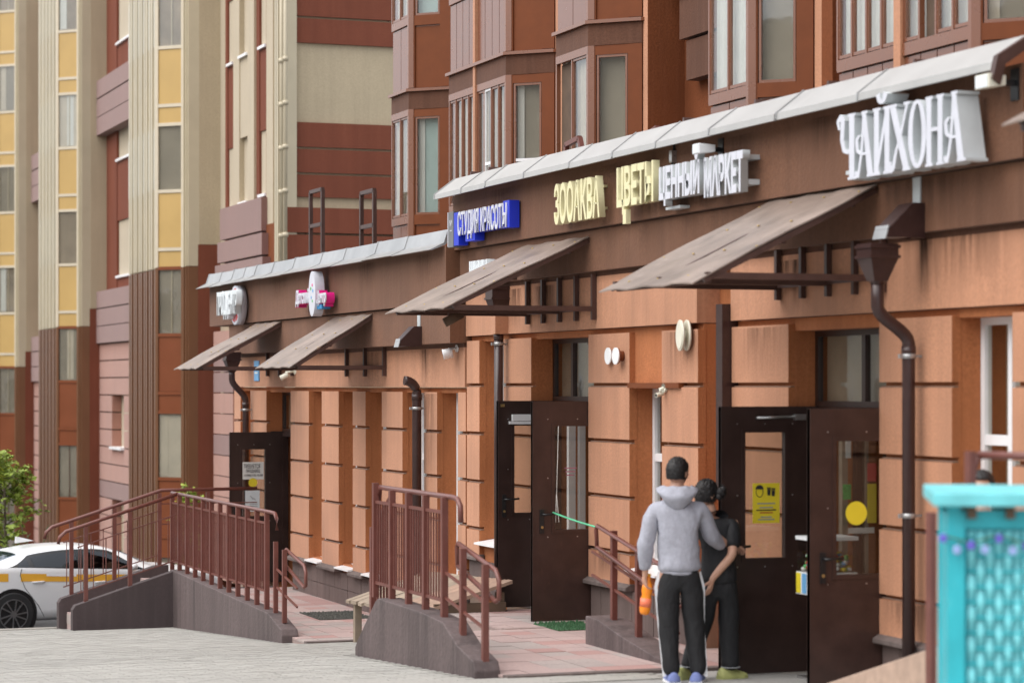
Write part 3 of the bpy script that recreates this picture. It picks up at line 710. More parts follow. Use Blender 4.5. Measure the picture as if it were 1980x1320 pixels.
# ------------------------------------------------------------------ apartment block above the shops
VB = -1.2
apt = thing('apartment_block', 'rust brown apartment block with angled glazed bays rising above the shop roofs', 'apartment block', (24, -4, 4.0))
DB = 0.47
def bay(uf, un, zs, storeys, cols, post=None, ztop=11.0, opens=(), white=(), curtains=('curtain_white',), side_curtain='side_blind', side_solid=False):
    """front from uf (far) to un (near) on Y=VB, then a 45 degree face back towards the wall.
    zs = window sill heights; cols = list of (ua,ub) panes on the front"""
    vb = VB; b = MB()
    shell = [(uf, vb - .9), (uf, vb - .06), (un, vb - .06), (un - DB + .03, vb - DB - .03), (un - DB + .03, vb - .9)]
    z0 = 3.9
    # stucco header courses with metal drip caps
    foot = [(uf, vb - .9), (uf, vb), (un, vb), (un - DB, vb - DB), (un - DB, vb - .9)]
    body = MB().prism([(uf - .01, vb - .89), (uf - .01, vb - .2), (un - .1, vb - .2), (un - DB + .05, vb - .6), (un - DB + .05, vb - .89)], 2, 3.9, 3.98).build('bay', 'brown_dark', apt)
    for z in zs: MB().prism(foot, 2, z + 1.49, z + 1.735).build('header_course', 'brown_dark', body)
    f2 = [(uf + .03, vb - .9), (uf + .03, vb + .045), (un - .02, vb + .045), (un - DB - .03, vb - DB + .02), (un - DB - .03, vb - .9)]
    for z in zs: MB().prism(f2, 2, z + 1.738, z + 1.778).build('drip_cap', 'bay_metal', body)
    # metal infill panels below the windows and frames
    for z in zs:
        top = z; bot = z - 1.02 if z - 1.02 > 4.2 else 4.2
        if z == zs[0]: bot = 3.9
        core = MB().prism([(uf, vb - .9), (uf, vb - .05), (un, vb - .05), (un - DB + .02, vb - DB - .03), (un - DB + .02, vb - .9)], 2, bot, z - .10)
        core.build('spandrel_core', 'bay_metal', body)
        for (a, c) in cols:
            piece('panel', 'bay_panel', body, a + .008, c - .008, vb - .06, vb - .022, bot, z - .135)
        fr = MB()
        for (a, c) in cols:
            for x in (a, c): fr.box(x - .014, x + .014, vb - .055, vb - .004, z - .1, z + 1.49)
        fr.box(un, uf, vb - .055, vb - .001, z - .12, z - .01)
        fr.box(un, uf, vb - .055, vb + .004, z + 1.40, z + 1.489)
        # corner post
        fr.prism([(un + .05, vb - .07), (un + .05, vb + .002), (un - .002, vb + .002), (un - .055, vb - .055), (un - .02, vb - .09)], 2, bot, z + 1.489)
        fr.build('bay_frame', 'bay_metal', body)
        for k, (a, c) in enumerate(cols):
            if (z == zs[0] and k in opens):
                MB().box(a + .03, a + .07, vb - .5, vb - .06, z + .03, z + 1.38).build('open_sash', 'bay_metal', body); piece('gap_shade', 'wood_dark', body, a + .016, c - .016, vb - .075, vb - .07, z + .01, z + 1.39); continue  # dark sheet in the opening paints the shade of the room behind
            ins = 0.028
            s = MB(); fm = 'white_pvc' if (z == zs[0] and k in white) else 'bay_metal'
            s.box(a + .013, a + .032, vb - .045, vb - .012, z, z + 1.40); s.box(c - .032, c - .013, vb - .045, vb - .012, z, z + 1.40)
            s.box(a + .032, c - .032, vb - .045, vb - .012, z, z + .03); s.box(a + .032, c - .032, vb - .045, vb - .012, z + 1.37, z + 1.40)
            if fm == 'white_pvc': s.box(a + .032, c - .032, vb - .045, vb - .014, z + .42, z + .46)
            s.build('sash', fm, body)
            MB().box(a + .03, c - .03, vb - .034, vb - .028, z + .01, z + 1.39).build('pane', 'glass_bay', body)
        n = 60; q = MB(); pts = [(un + .03 + (uf - un - .06) * i / n, vb - .105 + .022 * math.sin(i * 1.7) + .012 * math.sin(i * .9 + z)) for i in range(n + 1)]
        if curtains:
            q.add([(p[0], p[1], z - .02) for p in pts] + [(p[0], p[1], z + 1.42) for p in pts], [(i, i + 1, n + 2 + i, n + 1 + i) for i in range(n)], True)
            q.build('curtain', R.choice(curtains), body)
        MB().box(un - DB + .05, uf, vb - .88, vb - .86, z - .1, z + 1.48).build('back_wall', 'room_warm', body)
        # the 45 degree face: direction e along the face (towards the camera and inwards), outward normal n
        ex = Vector((-1, -1, 0)).normalized(); nx_ = Vector((-1, 1, 0)).normalized(); L = DB * math.sqrt(2)
        o = Vector((un, vb, 0))
        def f45(p0, p1, d0, d1, z0, z1, m):
            A, B = o + ex * p0, o + ex * p1
            return m.hexa([A + nx_ * d0 + Vector((0, 0, z0)), B + nx_ * d0 + Vector((0, 0, z0)), B + nx_ * d1 + Vector((0, 0, z0)), A + nx_ * d1 + Vector((0, 0, z0))],
                   [A + nx_ * d0 + Vector((0, 0, z1)), B + nx_ * d0 + Vector((0, 0, z1)), B + nx_ * d1 + Vector((0, 0, z1)), A + nx_ * d1 + Vector((0, 0, z1))])
        jl, jr = 0.14 * L, 0.74 * L
        m = MB()
        f45(jr + .0, L, -.07, -.004, bot, z + 1.489, m); f45(.058, jl, -.07, -.006, bot, z + 1.489, m)
        f45(jl, jr, -.07, -.007, z - .14, z, m); f45(jl, jr, -.07, -.007, z + 1.38, z + 1.489, m)
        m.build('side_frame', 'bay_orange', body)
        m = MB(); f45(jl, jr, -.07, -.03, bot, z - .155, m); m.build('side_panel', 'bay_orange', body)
        m = MB(); f45(jl + .01, jl + .035, -.06, -.015, z, z + 1.38, m); f45(jr - .035, jr - .01, -.06, -.015, z, z + 1.38, m); f45(jl + .035, jr - .035, -.06, -.015, z, z + .03, m); f45(jl + .035, jr - .035, -.06, -.015, z + 1.35, z + 1.38, m)
        m.build('side_sash', 'bay_metal', body)
        m = MB(); f45(jl + .02, jr - .02, -.042, -.036, z + .01, z + 1.37, m); m.build('side_pane', 'glass_bay', body)
        m = MB(); f45(jl - .02, jr + .02, -.13, -.12, z - .05, z + 1.45, m); m.build('side_curtain', side_curtain, body)
        q0 = R.random()
        if q0 < .6: f45(jl + .03, jl + .03 + R.uniform(.08, .16), -.105, -.10, z, z + 1.38, MB()).build('drape', R.choice(['curtain_beige', 'curtain_white', 'room_warm']), body)
        if white: f45(jl + .035, jr - .035, -.035, -.02, z + .40, z + .435, MB()).build('white_bar', 'white_pvc', body)
    if post:
        MB().box(post[0], post[1], vb - .06, vb + .02, 3.9, ztop).build('divider_post', 'orange', body)
    return body
def split(a, b, n): return [(a + (b - a) * i / n, a + (b - a) * (i + 1) / n) for i in range(n)]
uA = (UX(757, VB), UX(790, VB)); uB = (UX(868, VB), UX(919, VB), UX(978, VB)); uC = (UX(1075, VB), UX(1137, VB))
uD = (UX(1370, VB), UX(1447, VB)); uE = (UX(1618, VB), UX(1738, VB), UX(1878, VB))
bay(uA[0], uA[1], (4.81, 7.62), 2, split(uA[1] + .03, uA[0], 2), curtains=('curtain_beige',), side_curtain='curtain_teal')
bay(uB[0], uB[2], (4.81, 7.62), 2, split(uB[2] + .03, uB[1] - .05, 4) + split(uB[1] + .05, uB[0], 4), post=(uB[1] - .04, uB[1] + .04), white=(2,), curtains=('curtain_beige',))
bay(uC[0], uC[1], (4.81, 7.62), 2, split(uC[1] + .03, uC[0], 2), opens=(1,), curtains=('curtain_beige',))
bay(uD[0], uD[1], (5.37, 8.18), 2, split(uD[1] + .03, uD[0], 2), curtains=('curtain_white',))
bay(uE[0], uE[2], (5.37, 8.18), 2, split(uE[2] + .03, uE[1] - .06, 4) + split(uE[1] + .06, uE[0], 4), post=(uE[1] - .06, uE[1] + .06), opens=(2,), curtains=('curtain_white',))
# walls between the bays
VW = VB - DB - 0.02
def wall(u0, u1, v0, v1, z0, z1, mat, name='wall'): return part(name, mat, apt, u0, u1, v0, v1, z0, z1)
wall(uC[0] + .02, uB[2] - DB + .01, -4, VW, 3.9, 11, 'orange')
wall(uC[1] - DB - .12, uC[1] - DB + .01, -4, VW, 3.9, 11, 'orange')
wall(uB[0] + .0, uA[1] - DB + .01, -4, VW, 3.9, 11, 'rust_wall')
wall(uD[0] - .3, uC[1] - DB - .12, -4, VW - .46, 3.9, 11, 'rust_wall')
wall(uC[1] - DB - .125, uC[1] - DB - .10, -2.4, VW - .004, 3.9, 11, 'rust_wall', 'return_wall')
zs_ = [atv(1345, 74, VW - .3)[1], atv(1345, 156, VW - .3)[1]]; ps_ = zs_[0] - zs_[1]
for k in range(4):
    z = zs_[1] + ps_ * k; piece('wall_slab', 'brown_dark', apt, uD[0] - .1, uC[1] - DB - .16 - .12 * (3 - k), VW - .5, VW - .30 + .03 * k, z + .03, z + ps_)
piece('wall_slab', 'orange', apt, uD[0] - .1, uD[0] + .9, VW - .5, VW - .35, 4.2, zs_[1] - .02)
wall(uD[1] - DB - .14, uD[1] - DB + .01, -4, VW, 3.9, 11, 'orange')
wall(uE[0] - .2, uD[1] - DB - .14, -4, VW - .35, 3.9, 11, 'rust_wall')
wall(uD[1] - DB - .36, uD[1] - DB - .14, -4, VW - .003, 3.9, 11, 'rust_wall')
wall(uE[2] - 6, uE[2] - DB + .01, -4, VW, 3.9, 11, 'rust_wall')

# ------------------------------------------------------------------ striped wing and the towers beyond
VS = -2.24
UW = UX(560, VS)                     # near corner of the striped wing
UWF = UX(428, VS)                    # its far end
wing = thing('apartment_wing', 'cream and mahogany striped apartment wing behind the far shop roof', 'apartment block', (45, -5, -1.4))
def wp(name, mat, u0, u1, v0, v1, z0, z1, t=None): return part(name, mat, t or wing, u0, u1, v0, v1, z0, z1)
wp('wall', 'cream', UW, UWF + .9, -6, VS - .10, -1.6, 13)
# end wall slabs that face the camera
def endslabs(t, u, vl, vr, levels, mat):
    for z0, z1 in levels: piece('wall_slab', mat, t, u - .07, u + .02, vr, vl + .03, z0 + .02, z1 - .02)
wp('end_wall', 'cream', UW - .001, UW + .3, -5.5, VS - .12, 4, 12)
endslabs(wing, UW, VS, -5.4, [(5.84, 6.29), (6.29, 6.76), (6.76, 7.25), (8.67, 9.16), (9.16, 9.65), (9.65, 10.1)], 'mahogany')
for z0, z1 in ((5.18, 5.68), (4.68, 5.18), (4.18, 4.68), (3.68, 4.18)): piece('wall_slab', 'mahogany', wing, UW - .16, UW + .05, -5.4, VS + .10, z0 + .02, z1 - .02)
# cream corner pilaster with pipes
for k, x in enumerate((530, 537, 545, 552)):
    u = UX(x, VS + .1); wp('pilaster_rib', 'rib_cream', u - .05, u + .05, VS - .1, VS + .08 + .03 * (k % 2), 4.6, 12)
for x in (541, 549):
    u = UX(x, VS + .2); o = MB().tube([(u, VS + .17, 4.4), (u, VS + .17, 12)], .035, 8); 
    for z in (5.1, 5.9, 6.7, 7.5, 8.3): o.disc((u, VS + .17, z), 2, .055, .08, 8)
    o.build('riser_pipe', 'rib_cream', wing)
wp('corner_wall', 'rust_wall', UX(540, VS), UX(517, VS), -3, VS + .02, -1.6, 5.45)
# front strips with deep slots
def slot_strip(t, xa, xb, mat, slots, inset=0.0, v=VS, sill='sill_white', margin=0.22, zb=4.0, zt=12.0):
    ua, ub = UX(xb, v), UX(xa, v); b = MB(); m = (ub - ua) * margin
    b.box(ua, ua + m, v - .6, v + inset, zb, zt); b.box(ub - m, ub, v - .6, v + inset, zb, zt)
    zs = zb
    for z0, z1 in slots:
        b.box(ua + m, ub - m, v - .6, v + inset - .02, zs, z0); zs = z1
    b.box(ua + m, ub - m, v - .6, v + inset - .02, zs, zt)
    b.build('strip_wall', mat, t)
    for z0, z1 in slots:
        piece('slot_sill', sill, t, ua + m, ub - m, v - .3, v + inset + .04, z0 - .03, z0 + .025)
        piece('slot_glass', 'glass_bay', t, ua + m, ub - m, v - .33, v - .31, z0, z1)
        piece('slot_back', 'room_dark', t, ua + m, ub - m, v - .5, v - .48, z0, z1)
slot_strip(wing, 430, 450, 'mahogany', [(5.98, 7.2), (8.9, 10.2)], -.06)
slot_strip(wing, 451, 491, 'cream', [(6.0, 7.3), (8.9, 10.3)], 0.0, margin=.3)
slot_strip(wing, 491, 515, 'mahogany', [(6.05, 7.3), (8.9, 10.2)], -.05)
wp('strip_wall', 'cream', UX(528, VS), UX(515, VS), VS - .3, VS + .0, 4.6, 12)
for k, (z0, z1) in enumerate(((5.32, 5.98), (4.86, 5.30), (4.40, 4.84), (3.94, 4.38))):
    piece('wall_slab', 'mauve', wing, UX(517 + 4 * k, VS), UX(427 - 2 * k, VS + .1), VS - .2, VS + .12 + .03 * k, z0 + .02, z1 - .01)  # same paint as the mahogany slabs, with sky sheen in the colour
for k in range(12):
    z1 = 3.5 - .42 * k; piece('wall_block', 'pink' if k not in (1, 2, 5) else 'mauve', wing, UX(462, VS), UX(424, VS), VS - .2, VS + .12, z1 - .40, z1)

def tower(label, xr0, dzt, u302, z_add=0):
    """one stepped tower: recessed return wall, pale strip, angled glazed column, ribbed front"""
    t = thing('apartment_tower', label, 'apartment tower', (u302 + 1.5, -5, -2 + dzt), 'matching apartment towers stepping back along the street')
    u0 = u302; uf = u302 + 3.0; D = 0.47
    zc = 4.86 + dzt
    # return wall facing the camera, cream over mahogany
    ur = u0 - D - 0.76
    part('return_wall', 'cream', t, ur + .25, uf, -6, VB - D - .22, zc + .45, 17)
    part('return_wall', 'mahogany', t, ur + .25, uf, -6, VB - D - .20, -3, zc + .44)
    # pale flat strip between the return wall and the angled glazing
    for z0, z1, mat in ((zc, 17, 'rib_cream'), (-3, zc - .01, 'rib_brown')):
        part('flat_strip', mat, t, ur + .262, u0 - D, VB - D - .5, VB - D, z0, z1)
        for k in range(2): part('strip_rib', mat, t, ur + .32 + .22 * k, ur + .37 + .22 * k, VB - D - .02, VB - D + .04, z0, z1)
    # core behind the angled face and the ribbed front
    MB().prism([(u0 - D, -5), (u0 - D, VB - D - .16), (u0, VB - .16), (uf, VB - .16), (uf, -5)], 2, -3, 17).build('core', 'room_dark', t)
    ex = Vector((-1, -1, 0)).normalized(); nx_ = Vector((-1, 1, 0)).normalized(); L = D * math.sqrt(2); o = Vector((u0, VB, 0))
    def f45(p0, p1, d0, d1, z0, z1, m):
        A, B = o + ex * p0, o + ex * p1; Z = lambda q: Vector((0, 0, q))
        m.hexa([A + nx_ * d0 + Z(z0), B + nx_ * d0 + Z(z0), B + nx_ * d1 + Z(z0), A + nx_ * d1 + Z(z0)], [A + nx_ * d0 + Z(z1), B + nx_ * d0 + Z(z1), B + nx_ * d1 + Z(z1), A + nx_ * d1 + Z(z1)])
        return m
    e = .05
    for k in range(-2, 6):
        zw = 0.49 + 2.995 * k + dzt
        low = zw < zc - 1.5
        pm, fm = ('rust_panel', 'rust_panel') if low else ('yellow_panel', 'cream_frame')
        if zw > 15.5 or zw < -4: continue
        w = f45(e, L - e, -.03, -.022, zw, zw + 1.32, MB()).build('window', 'glass_bay', t)
        f45(e, L - e, -.30 if False else -.052, -.05, zw, zw + 1.32, MB()).build('blind', R.choice(['side_blind', 'room_warm', 'side_blind', 'curtain_beige']), w)
        if R.random() < .55: f45(e + .02 + (.22 if k % 2 else 0), e + .22 + (.22 if k % 2 else 0), -.046, -.044, zw + .03, zw + 1.3, MB()).build('curtain', R.choice(['curtain_white', 'curtain_beige', 'room_warm']), w)
        if R.random() < .6: f45(e + .3, e + .325, -.045, -.031, zw, zw + 1.32, MB()).build('mullion', 'cream_frame' if not low else 'rib_brown', w)
        if True:
            up_low = (zw + 1.4) < zc - .3; pm2 = 'rust_panel' if up_low else 'yellow_panel'
            o1 = f45(e, L - e, -.03, -.016, zw + 1.39, zw + 1.71, MB()).build('infill_panel', pm2, t)
            o2 = f45(e, L - e, -.03, -.016, zw + 1.79, zw + 2.92, MB()).build('infill_panel', pm2, t)
        for z in (zw - .035, zw + 1.355, zw + 1.75): f45(e, L - e, -.03, 0.004, z - .035, z + .035, MB()).build('transom', 'cream_frame' if z > zc else 'rust_panel', t)
    for z0, z1, fm in ((zc, 17, 'cream_frame'), (-3, zc - .01, 'rib_brown')):
        f45(-.02, e, -.05, .008, z0, z1, MB()).build('edge_post', fm, t); f45(L - e, L + .02, -.05, .008, z0, z1, MB()).build('edge_post', fm, t)
    # ribbed metal front: each rib is a piece
    n = 11; wdt = (uf - u0) / n
    for z0, z1, mat in ((zc - .02, 17, 'rib_cream'), (-1.35 + dzt, zc - .04, 'rib_brown')):
        part('front_sheet', mat, t, u0 + .02, uf, VB - .1, VB - .045, z0, z1)
        for k in range(n):
            piece('front_rib', mat, t, u0 + k * wdt + .04, u0 + k * wdt + wdt * .62, VB - .05, VB + .01 + .012 * (k % 2), z0, z1)
    for k in range(0, 5):   # slim windows let into the ribbed front
        zw = 0.49 + 2.995 * k + dzt
        if zw > zc: 
            for q in range(n): piece('slim_window', 'letter_panel', t, u0 + q * wdt + wdt * .64, u0 + (q + 1) * wdt + .03, VB - .04, VB - .012, zw + .02, zw + 1.3)
    part('footing', 'concrete', t, u0 + .1, uf, VB - .2, VB + .12, -2.4 + dzt, -1.34 + dzt)
    return t
def link(label, u0, u1, dz):
    """recessed piece of front between two towers"""
    t = thing('apartment_link', label, 'apartment block', ((u0 + u1) / 2, -5, -2 + dz), 'recessed fronts between the apartment towers')
    part('wall', 'cream', t, u0, u1, -6, VS - .12, -3, 14)
    W = u1 - u0
    def strip(a, b, mat, slots, inset):
        ua, ub = u0 + W * a, u0 + W * b; m_ = (ub - ua) * .28; q = MB()
        q.box(ua, ua + m_, VS - .6, VS + inset, 4.8 + dz, 14); q.box(ub - m_, ub, VS - .6, VS + inset, 4.8 + dz, 14); zs = 4.8 + dz
        for s0, s1 in slots: q.box(ua + m_, ub - m_, VS - .6, VS + inset - .02, zs, s0); zs = s1
        q.box(ua + m_, ub - m_, VS - .6, VS + inset - .02, zs, 14); q.build('strip_wall', mat, t)
        for s0, s1 in slots: piece('slot_sill', 'sill_white', t, ua + m_, ub - m_, VS - .3, VS + inset + .04, s0 - .03, s0 + .03)
    strip(0.0, .42, 'cream', [(5.7 + dz, 7.1 + dz), (8.6 + dz, 9.9 + dz), (11.5 + dz, 13 + dz)], 0)
    strip(.42, 1.0, 'mahogany', [(5.7 + dz, 7.1 + dz), (8.6 + dz, 9.9 + dz), (11.5 + dz, 13 + dz)], -.06)
    for k, z in enumerate((10.28, 9.80, 9.34)): piece('wall_slab', 'mauve', t, u0, u1 + .25 - .1 * k, VS - .2, VS + .2, z + dz + .01, z + .45 + dz)
    for k, z in enumerate((4.95, 4.50, 4.06)): piece('wall_slab', 'mauve', t, u0, u1 + .2 - .1 * k, VS - .2, VS + .2, z + dz + .01, z + .43 + dz)
    # rusticated base with slots
    z = 4.04 + dz; n = 0
    while z > -1.0 + dz:
        h = .43; hole = 3 <= n <= 5 or 9 <= n <= 11
        mat = 'mauve' if n in (8,) else 'pink'
        if hole:
            for (a, b) in ((0, .2), (.38, .62), (.8, 1)): piece('wall_block', mat, t, u0 + W * a, u0 + W * b, VS - .25, VS + .12, z - h + .03, z)
        elif n not in (0, 1, 2) or True: piece('wall_block', mat, t, u0, u1, VS - .25, VS + .12, z - h + .03, z)
        if n == 5:
            for (a, b) in ((.2, .38), (.62, .8)): piece('slot_sill', 'sill_white', t, u0 + W * a, u0 + W * b, VS - .2, VS + .2, z - h - .03, z - h + .03)
        z -= h; n += 1
    part('base_wall', 'mahogany', t, u0, u1, -5, VS - .25, -2.5 + dz, 4.9 + dz)
    return t
UT1 = UX(302, VB); UT2 = UX(110, VB); STEP = UT2 - UT1; UT3 = UT2 + 10.6
tower('nearest cream and yellow apartment tower, rising right behind the stair railing', 302, 0.0, UT1)
tower('middle cream and yellow apartment tower, second from the right', 110, -0.95, UT2)
tower('farthest cream and yellow apartment tower, cut off by the left edge of the photo', 20, -1.9, UT3)
link('recessed mauve and cream front between the nearest and the middle tower', UT1 + 3.0, UT2 - .47 - .50, -0.6)
link('recessed mauve and cream front between the middle and the farthest tower', UT2 + 3.0, UT3 - .47 - .50, -1.55)
# cream building across the street, seen only as a reflection in the bay windows
ob = thing('opposite_building', 'pale cream apartment house across the street, seen reflected in the bay windows', 'apartment block', (75, 36, -2))
b = MB().box(-25, 240, 34, 46, -6, 12); b.build('wall', 'pale_render', ob)
fr = MB(); gl = MB()
for u in range(-22, 236, 4):
    for z in (1.2, 4.2, 7.2): fr.box(u, u + 1.8, 33.9, 34.05, z, z + 1.6); gl.box(u + .1, u + 1.7, 33.86, 33.89, z + .1, z + 1.5)
o = fr.build('window_frames', 'white_pvc', ob); o['kind'] = 'stuff'; o = gl.build('window_panes', 'room_dark', ob); o['kind'] = 'stuff'
# ------------------------------------------------------------------ canopies
def canopy(label, un, uf, vi, zi, vo, zo, ztie, posts, fs):
    t = thing('canopy', label, 'canopy', ((un + uf) / 2, vi, zo), 'sloping metal canopies over the shop doors')
    th = 0.012; n = 6; b = MB(); nu = 10
    def P(i, j, d):
        f = j / n; uu = un + (uf - un) * i / nu
        sag = 0.018 * math.sin(f * math.pi) * math.sin(i / nu * math.pi) + 0.008 * math.sin(i * 1.9 + j * 1.3)
        return (uu, vi + (vo - vi) * f, zi + (zo - zi) * f - sag + d)
    vs = [P(i, j, 0.03) for i in range(nu + 1) for j in range(n + 1)] + [P(i, j, 0.03 - th) for i in range(nu + 1) for j in range(n + 1)]
    m = (nu + 1) * (n + 1); q = n + 1; f = []
    for i in range(nu):
        for j in range(n):
            a = i * q + j; f += [(a, a + 1, a + q + 1, a + q), (m + a, m + a + q, m + a + q + 1, m + a + 1)]
    for i in range(nu): f += [(i * q, (i + 1) * q, m + (i + 1) * q, m + i * q), (i * q + n, m + i * q + n, m + (i + 1) * q + n, (i + 1) * q + n)]
    for j in range(n): f += [(j, m + j, m + j + 1, j + 1), (nu * q + j, nu * q + j + 1, m + nu * q + j + 1, m + nu * q + j)]
    b.add(vs, f); b.build('roof_sheet', 'canopy_sheet', t)
    w = 0.045
    for k in range(3):
        u = un + .03 + (uf - un - .06) * k / 2
        MB().obox((u, vi, zi - .02), (u, vo - .10, zo + .045), w, w).build('rafter', 'canopy_frame', t)
        MB().box(u - w / 2, u + w / 2, 0.03, vo - .12, ztie - w, ztie + .005).build('tie_bar', 'canopy_frame', t)
    for f_ in (0.12, 0.5, 0.9):
        v, z = vi + (vo - vi) * f_, zi + (zo - zi) * f_
        MB().box(un + .05, uf - .05, v - w / 2, v + w / 2, z - .055, z - .012).build('purlin', 'canopy_frame', t)
    MB().box(un + .02, uf - .02, 0.015, 0.06, ztie - .03, ztie + .01).build('wall_bar', 'canopy_frame', t)
    for k in range(posts):
        u = un + .02 + (uf - un - .05) * k / (posts - 1)
        MB().box(u - .022, u + .022, 0.02, .065, ztie - .13, ztie + .33).build('wall_post', 'canopy_frame', t)
    s = MB()
    for i in range(7):
        for j in range(4):
            if (i + j) % 2: continue
            p = P(0, 0, 0); f_ = .08 + .28 * j; u = un + .06 + (uf - un - .12) * i / 6
            s.ball((u, vi + (vo - vi) * f_, zi + (zo - zi) * f_ + .03), .014, (1, 1, .5), 6, 4)
    s.build('roof_screws', 'brass', t)['kind'] = 'stuff'; return t
c3 = canopy('largest near canopy, brown sheet sloping out beside the drain funnel', 16.58, 18.45, .10, 3.93, 1.66, 3.15, 3.25, 5, 0)
c2 = canopy('brown sheet canopy over the middle entrance with a dark lamp tube below it', 22.55, 24.5, .10, 3.87, 1.64, 3.14, 3.19, 5, 0)
c1b = canopy('weathered grey canopy tied to the wall by a brown bar, below the oval sign', 29.72, 31.5, .21, 3.29, 1.30, 2.61, 2.65, 3, 0)
c1a = canopy('weathered grey canopy over the farthest shop door, reaching out to the left', 34.3, 35.8, .21, 3.31, 1.48, 2.62, 2.67, 3, 0)
uc4 = atv(1937, 238, 1.66)
c4 = canopy('canopy tip poking in at the upper right edge', uc4[0] - 1.95, uc4[0], .10, uc4[1] + .75, 1.66, uc4[1] - .03, uc4[1], 5, 0)

# ------------------------------------------------------------------ drain funnels and downpipes
def downpipe(label, u, vf, vw, ztop, zf, zb1, zb2, zend, r, hopper=True, elbow=False, clamps=()):
    t = thing('downpipe', label, 'drainpipe', (u, vw, zend), 'brown rain downpipes on the shop fronts')
    if hopper:
        b = MB(); w = .115
        b.hexa([(u - w, vf - w, zf + .17), (u + w, vf - w, zf + .17), (u + w, vf + w, zf + .17), (u - w, vf + w, zf + .17)], [(u - w, vf - w, ztop), (u + w, vf - w, ztop), (u + w, vf + w, ztop), (u - w, vf + w, ztop)])
        k = r * 1.15
        b.hexa([(u - k, vf - k, zf), (u + k, vf - k, zf), (u + k, vf + k, zf), (u - k, vf + k, zf)], [(u - w, vf - w, zf + .171), (u + w, vf - w, zf + .171), (u + w, vf + w, zf + .171), (u - w, vf + w, zf + .171)])
        w2 = w + .012
        for zz in (ztop - .035, zf + .17): b.box(u - w2, u + w2, vf - w2, vf + w2, zz, zz + .022)
        b.build('funnel', 'pipe_brown', t)
    pts = []
    if elbow:
        for k in range(9):
            a = math.pi * (0.5 + 0.5 * 1.0) * k / 8 * .62
            pts.append((u, vw + .16 - .16 * math.cos(math.pi * .5 * (1 - k / 8)) , ztop - .16 + .16 * math.sin(math.pi * .5 * (1 - k / 8))))
        pts.append((u, vw, zend))
    elif abs(vf - vw) > .02:
        pts = [(u, vf, zf + .02), (u, vf, zb1 + .06)]
        n = 8
        for k in range(n + 1):
            f = k / n; sft = f * f * (3 - 2 * f); pts.append((u, vf + (vw - vf) * sft, zb1 + (zb2 - zb1) * f))
        pts += [(u, vw, zb2 - .05), (u, vw, zend)]
    else: pts = [(u, vf, zf + .02), (u, vw, zend)]
    MB().tube(pts, r, 14).build('pipe', 'pipe_brown', t)
    for zz in clamps:
        c = MB().tube([(u, vw, zz - .018), (u, vw, zz + .018)], r + .007, 14); c.box(u - .006, u + .006, -.05, vw - r, zz - .01, zz + .01)
        c.box(u - .012, u + .012, vw + r, vw + r + .035, zz - .016, zz + .016)
        c.build('pipe_clamp', 'galv', t)
    for zz in ([zb2 - .06, zf + .015] if hopper else [ztop - .2]):
        v = vw if zz < zb2 else vf
        MB().tube([(u, v, zz - .035), (u, v, zz + .035)], r + .006, 14).build('pipe_sleeve', 'pipe_brown', t)
    return t
u3 = UX(1757, .11)
downpipe('thick downpipe with a funnel and S-bend right of the nearest open doors', u3, .375, .11, 3.46, 3.18, 2.99, 2.72, .35, .049, clamps=(2.62, 1.42))
u2 = UX(964, .10)
MB().box(u2 - .075, u2 + .075, .0, .165, 2.97, 3.17).build('pipe_casing', 'orange', near)
downpipe('downpipe running straight down behind the open leaf of the middle entrance', u2, .10, .10, 3.50, 3.18, 3.1, 3.0, .35, .05, clamps=(2.86,))
u1 = UX(475, .10)
downpipe('downpipe with S-bend beside the farthest glazed door', u1, .32, .10, 2.92, 2.62, 2.5, 2.16, -.5, .05, clamps=(2.02,))
u0p = UX(806, .10)
downpipe('short downpipe ending in a shiny elbow, without a funnel, behind the near stair railing', u0p, .10, .10, 2.46, 2.3, 2.3, 2.2, -.4, .058, hopper=False, elbow=True, clamps=(2.12,))
def scupper(label, u, z, vin, s=1.0):
    t = thing('drain_spout', label, 'drain spout', (u, vin, z), 'roof drain spouts in the brown course')
    w = .10 * s
    MB().box(u - w * .55, u + w * .55, vin - .2, vin + .012, z + .18 * s, z + .40 * s).build('outlet_box', 'letter_grey', t)
    MB().prism([(vin, z + .20 * s), (vin + .10, z + .20 * s), (vin + .30 * s, z + .0), (vin + .32 * s, z - .06), (vin, z - .06)], 0, u - w - .01, u - w + .004).build('cheek_plate', 'pipe_brown', t)
    MB().prism([(vin, z + .20 * s), (vin + .10, z + .20 * s), (vin + .30 * s, z + .0), (vin + .32 * s, z - .06), (vin, z - .06)], 0, u + w - .004, u + w + .01).build('cheek_plate', 'pipe_brown', t)
    MB().prism([(vin + .06, z - .05), (vin + .33 * s, z - .07), (vin + .30 * s, z + .03), (vin + .285 * s, z + .02), (vin + .31 * s, z - .055), (vin + .06, z - .035)], 0, u - w, u + w).build('spout_lip', 'galv', t)
    MB().prism([(vin + .10, z + .20 * s), (vin + .31 * s, z - .0), (vin + .30 * s, z - .012), (vin + .095, z + .188 * s)], 0, u - w, u + w).build('spout_hood', 'pipe_brown', t)
scupper('metal roof drain spout above the big funnel at the right', UX(1768, .085) - .05, 3.56, .085, 1.0)
scupper('metal roof drain spout left of the middle canopy, over the short elbow pipe', UX(811, .2) + .0, 2.93, .20, .9)

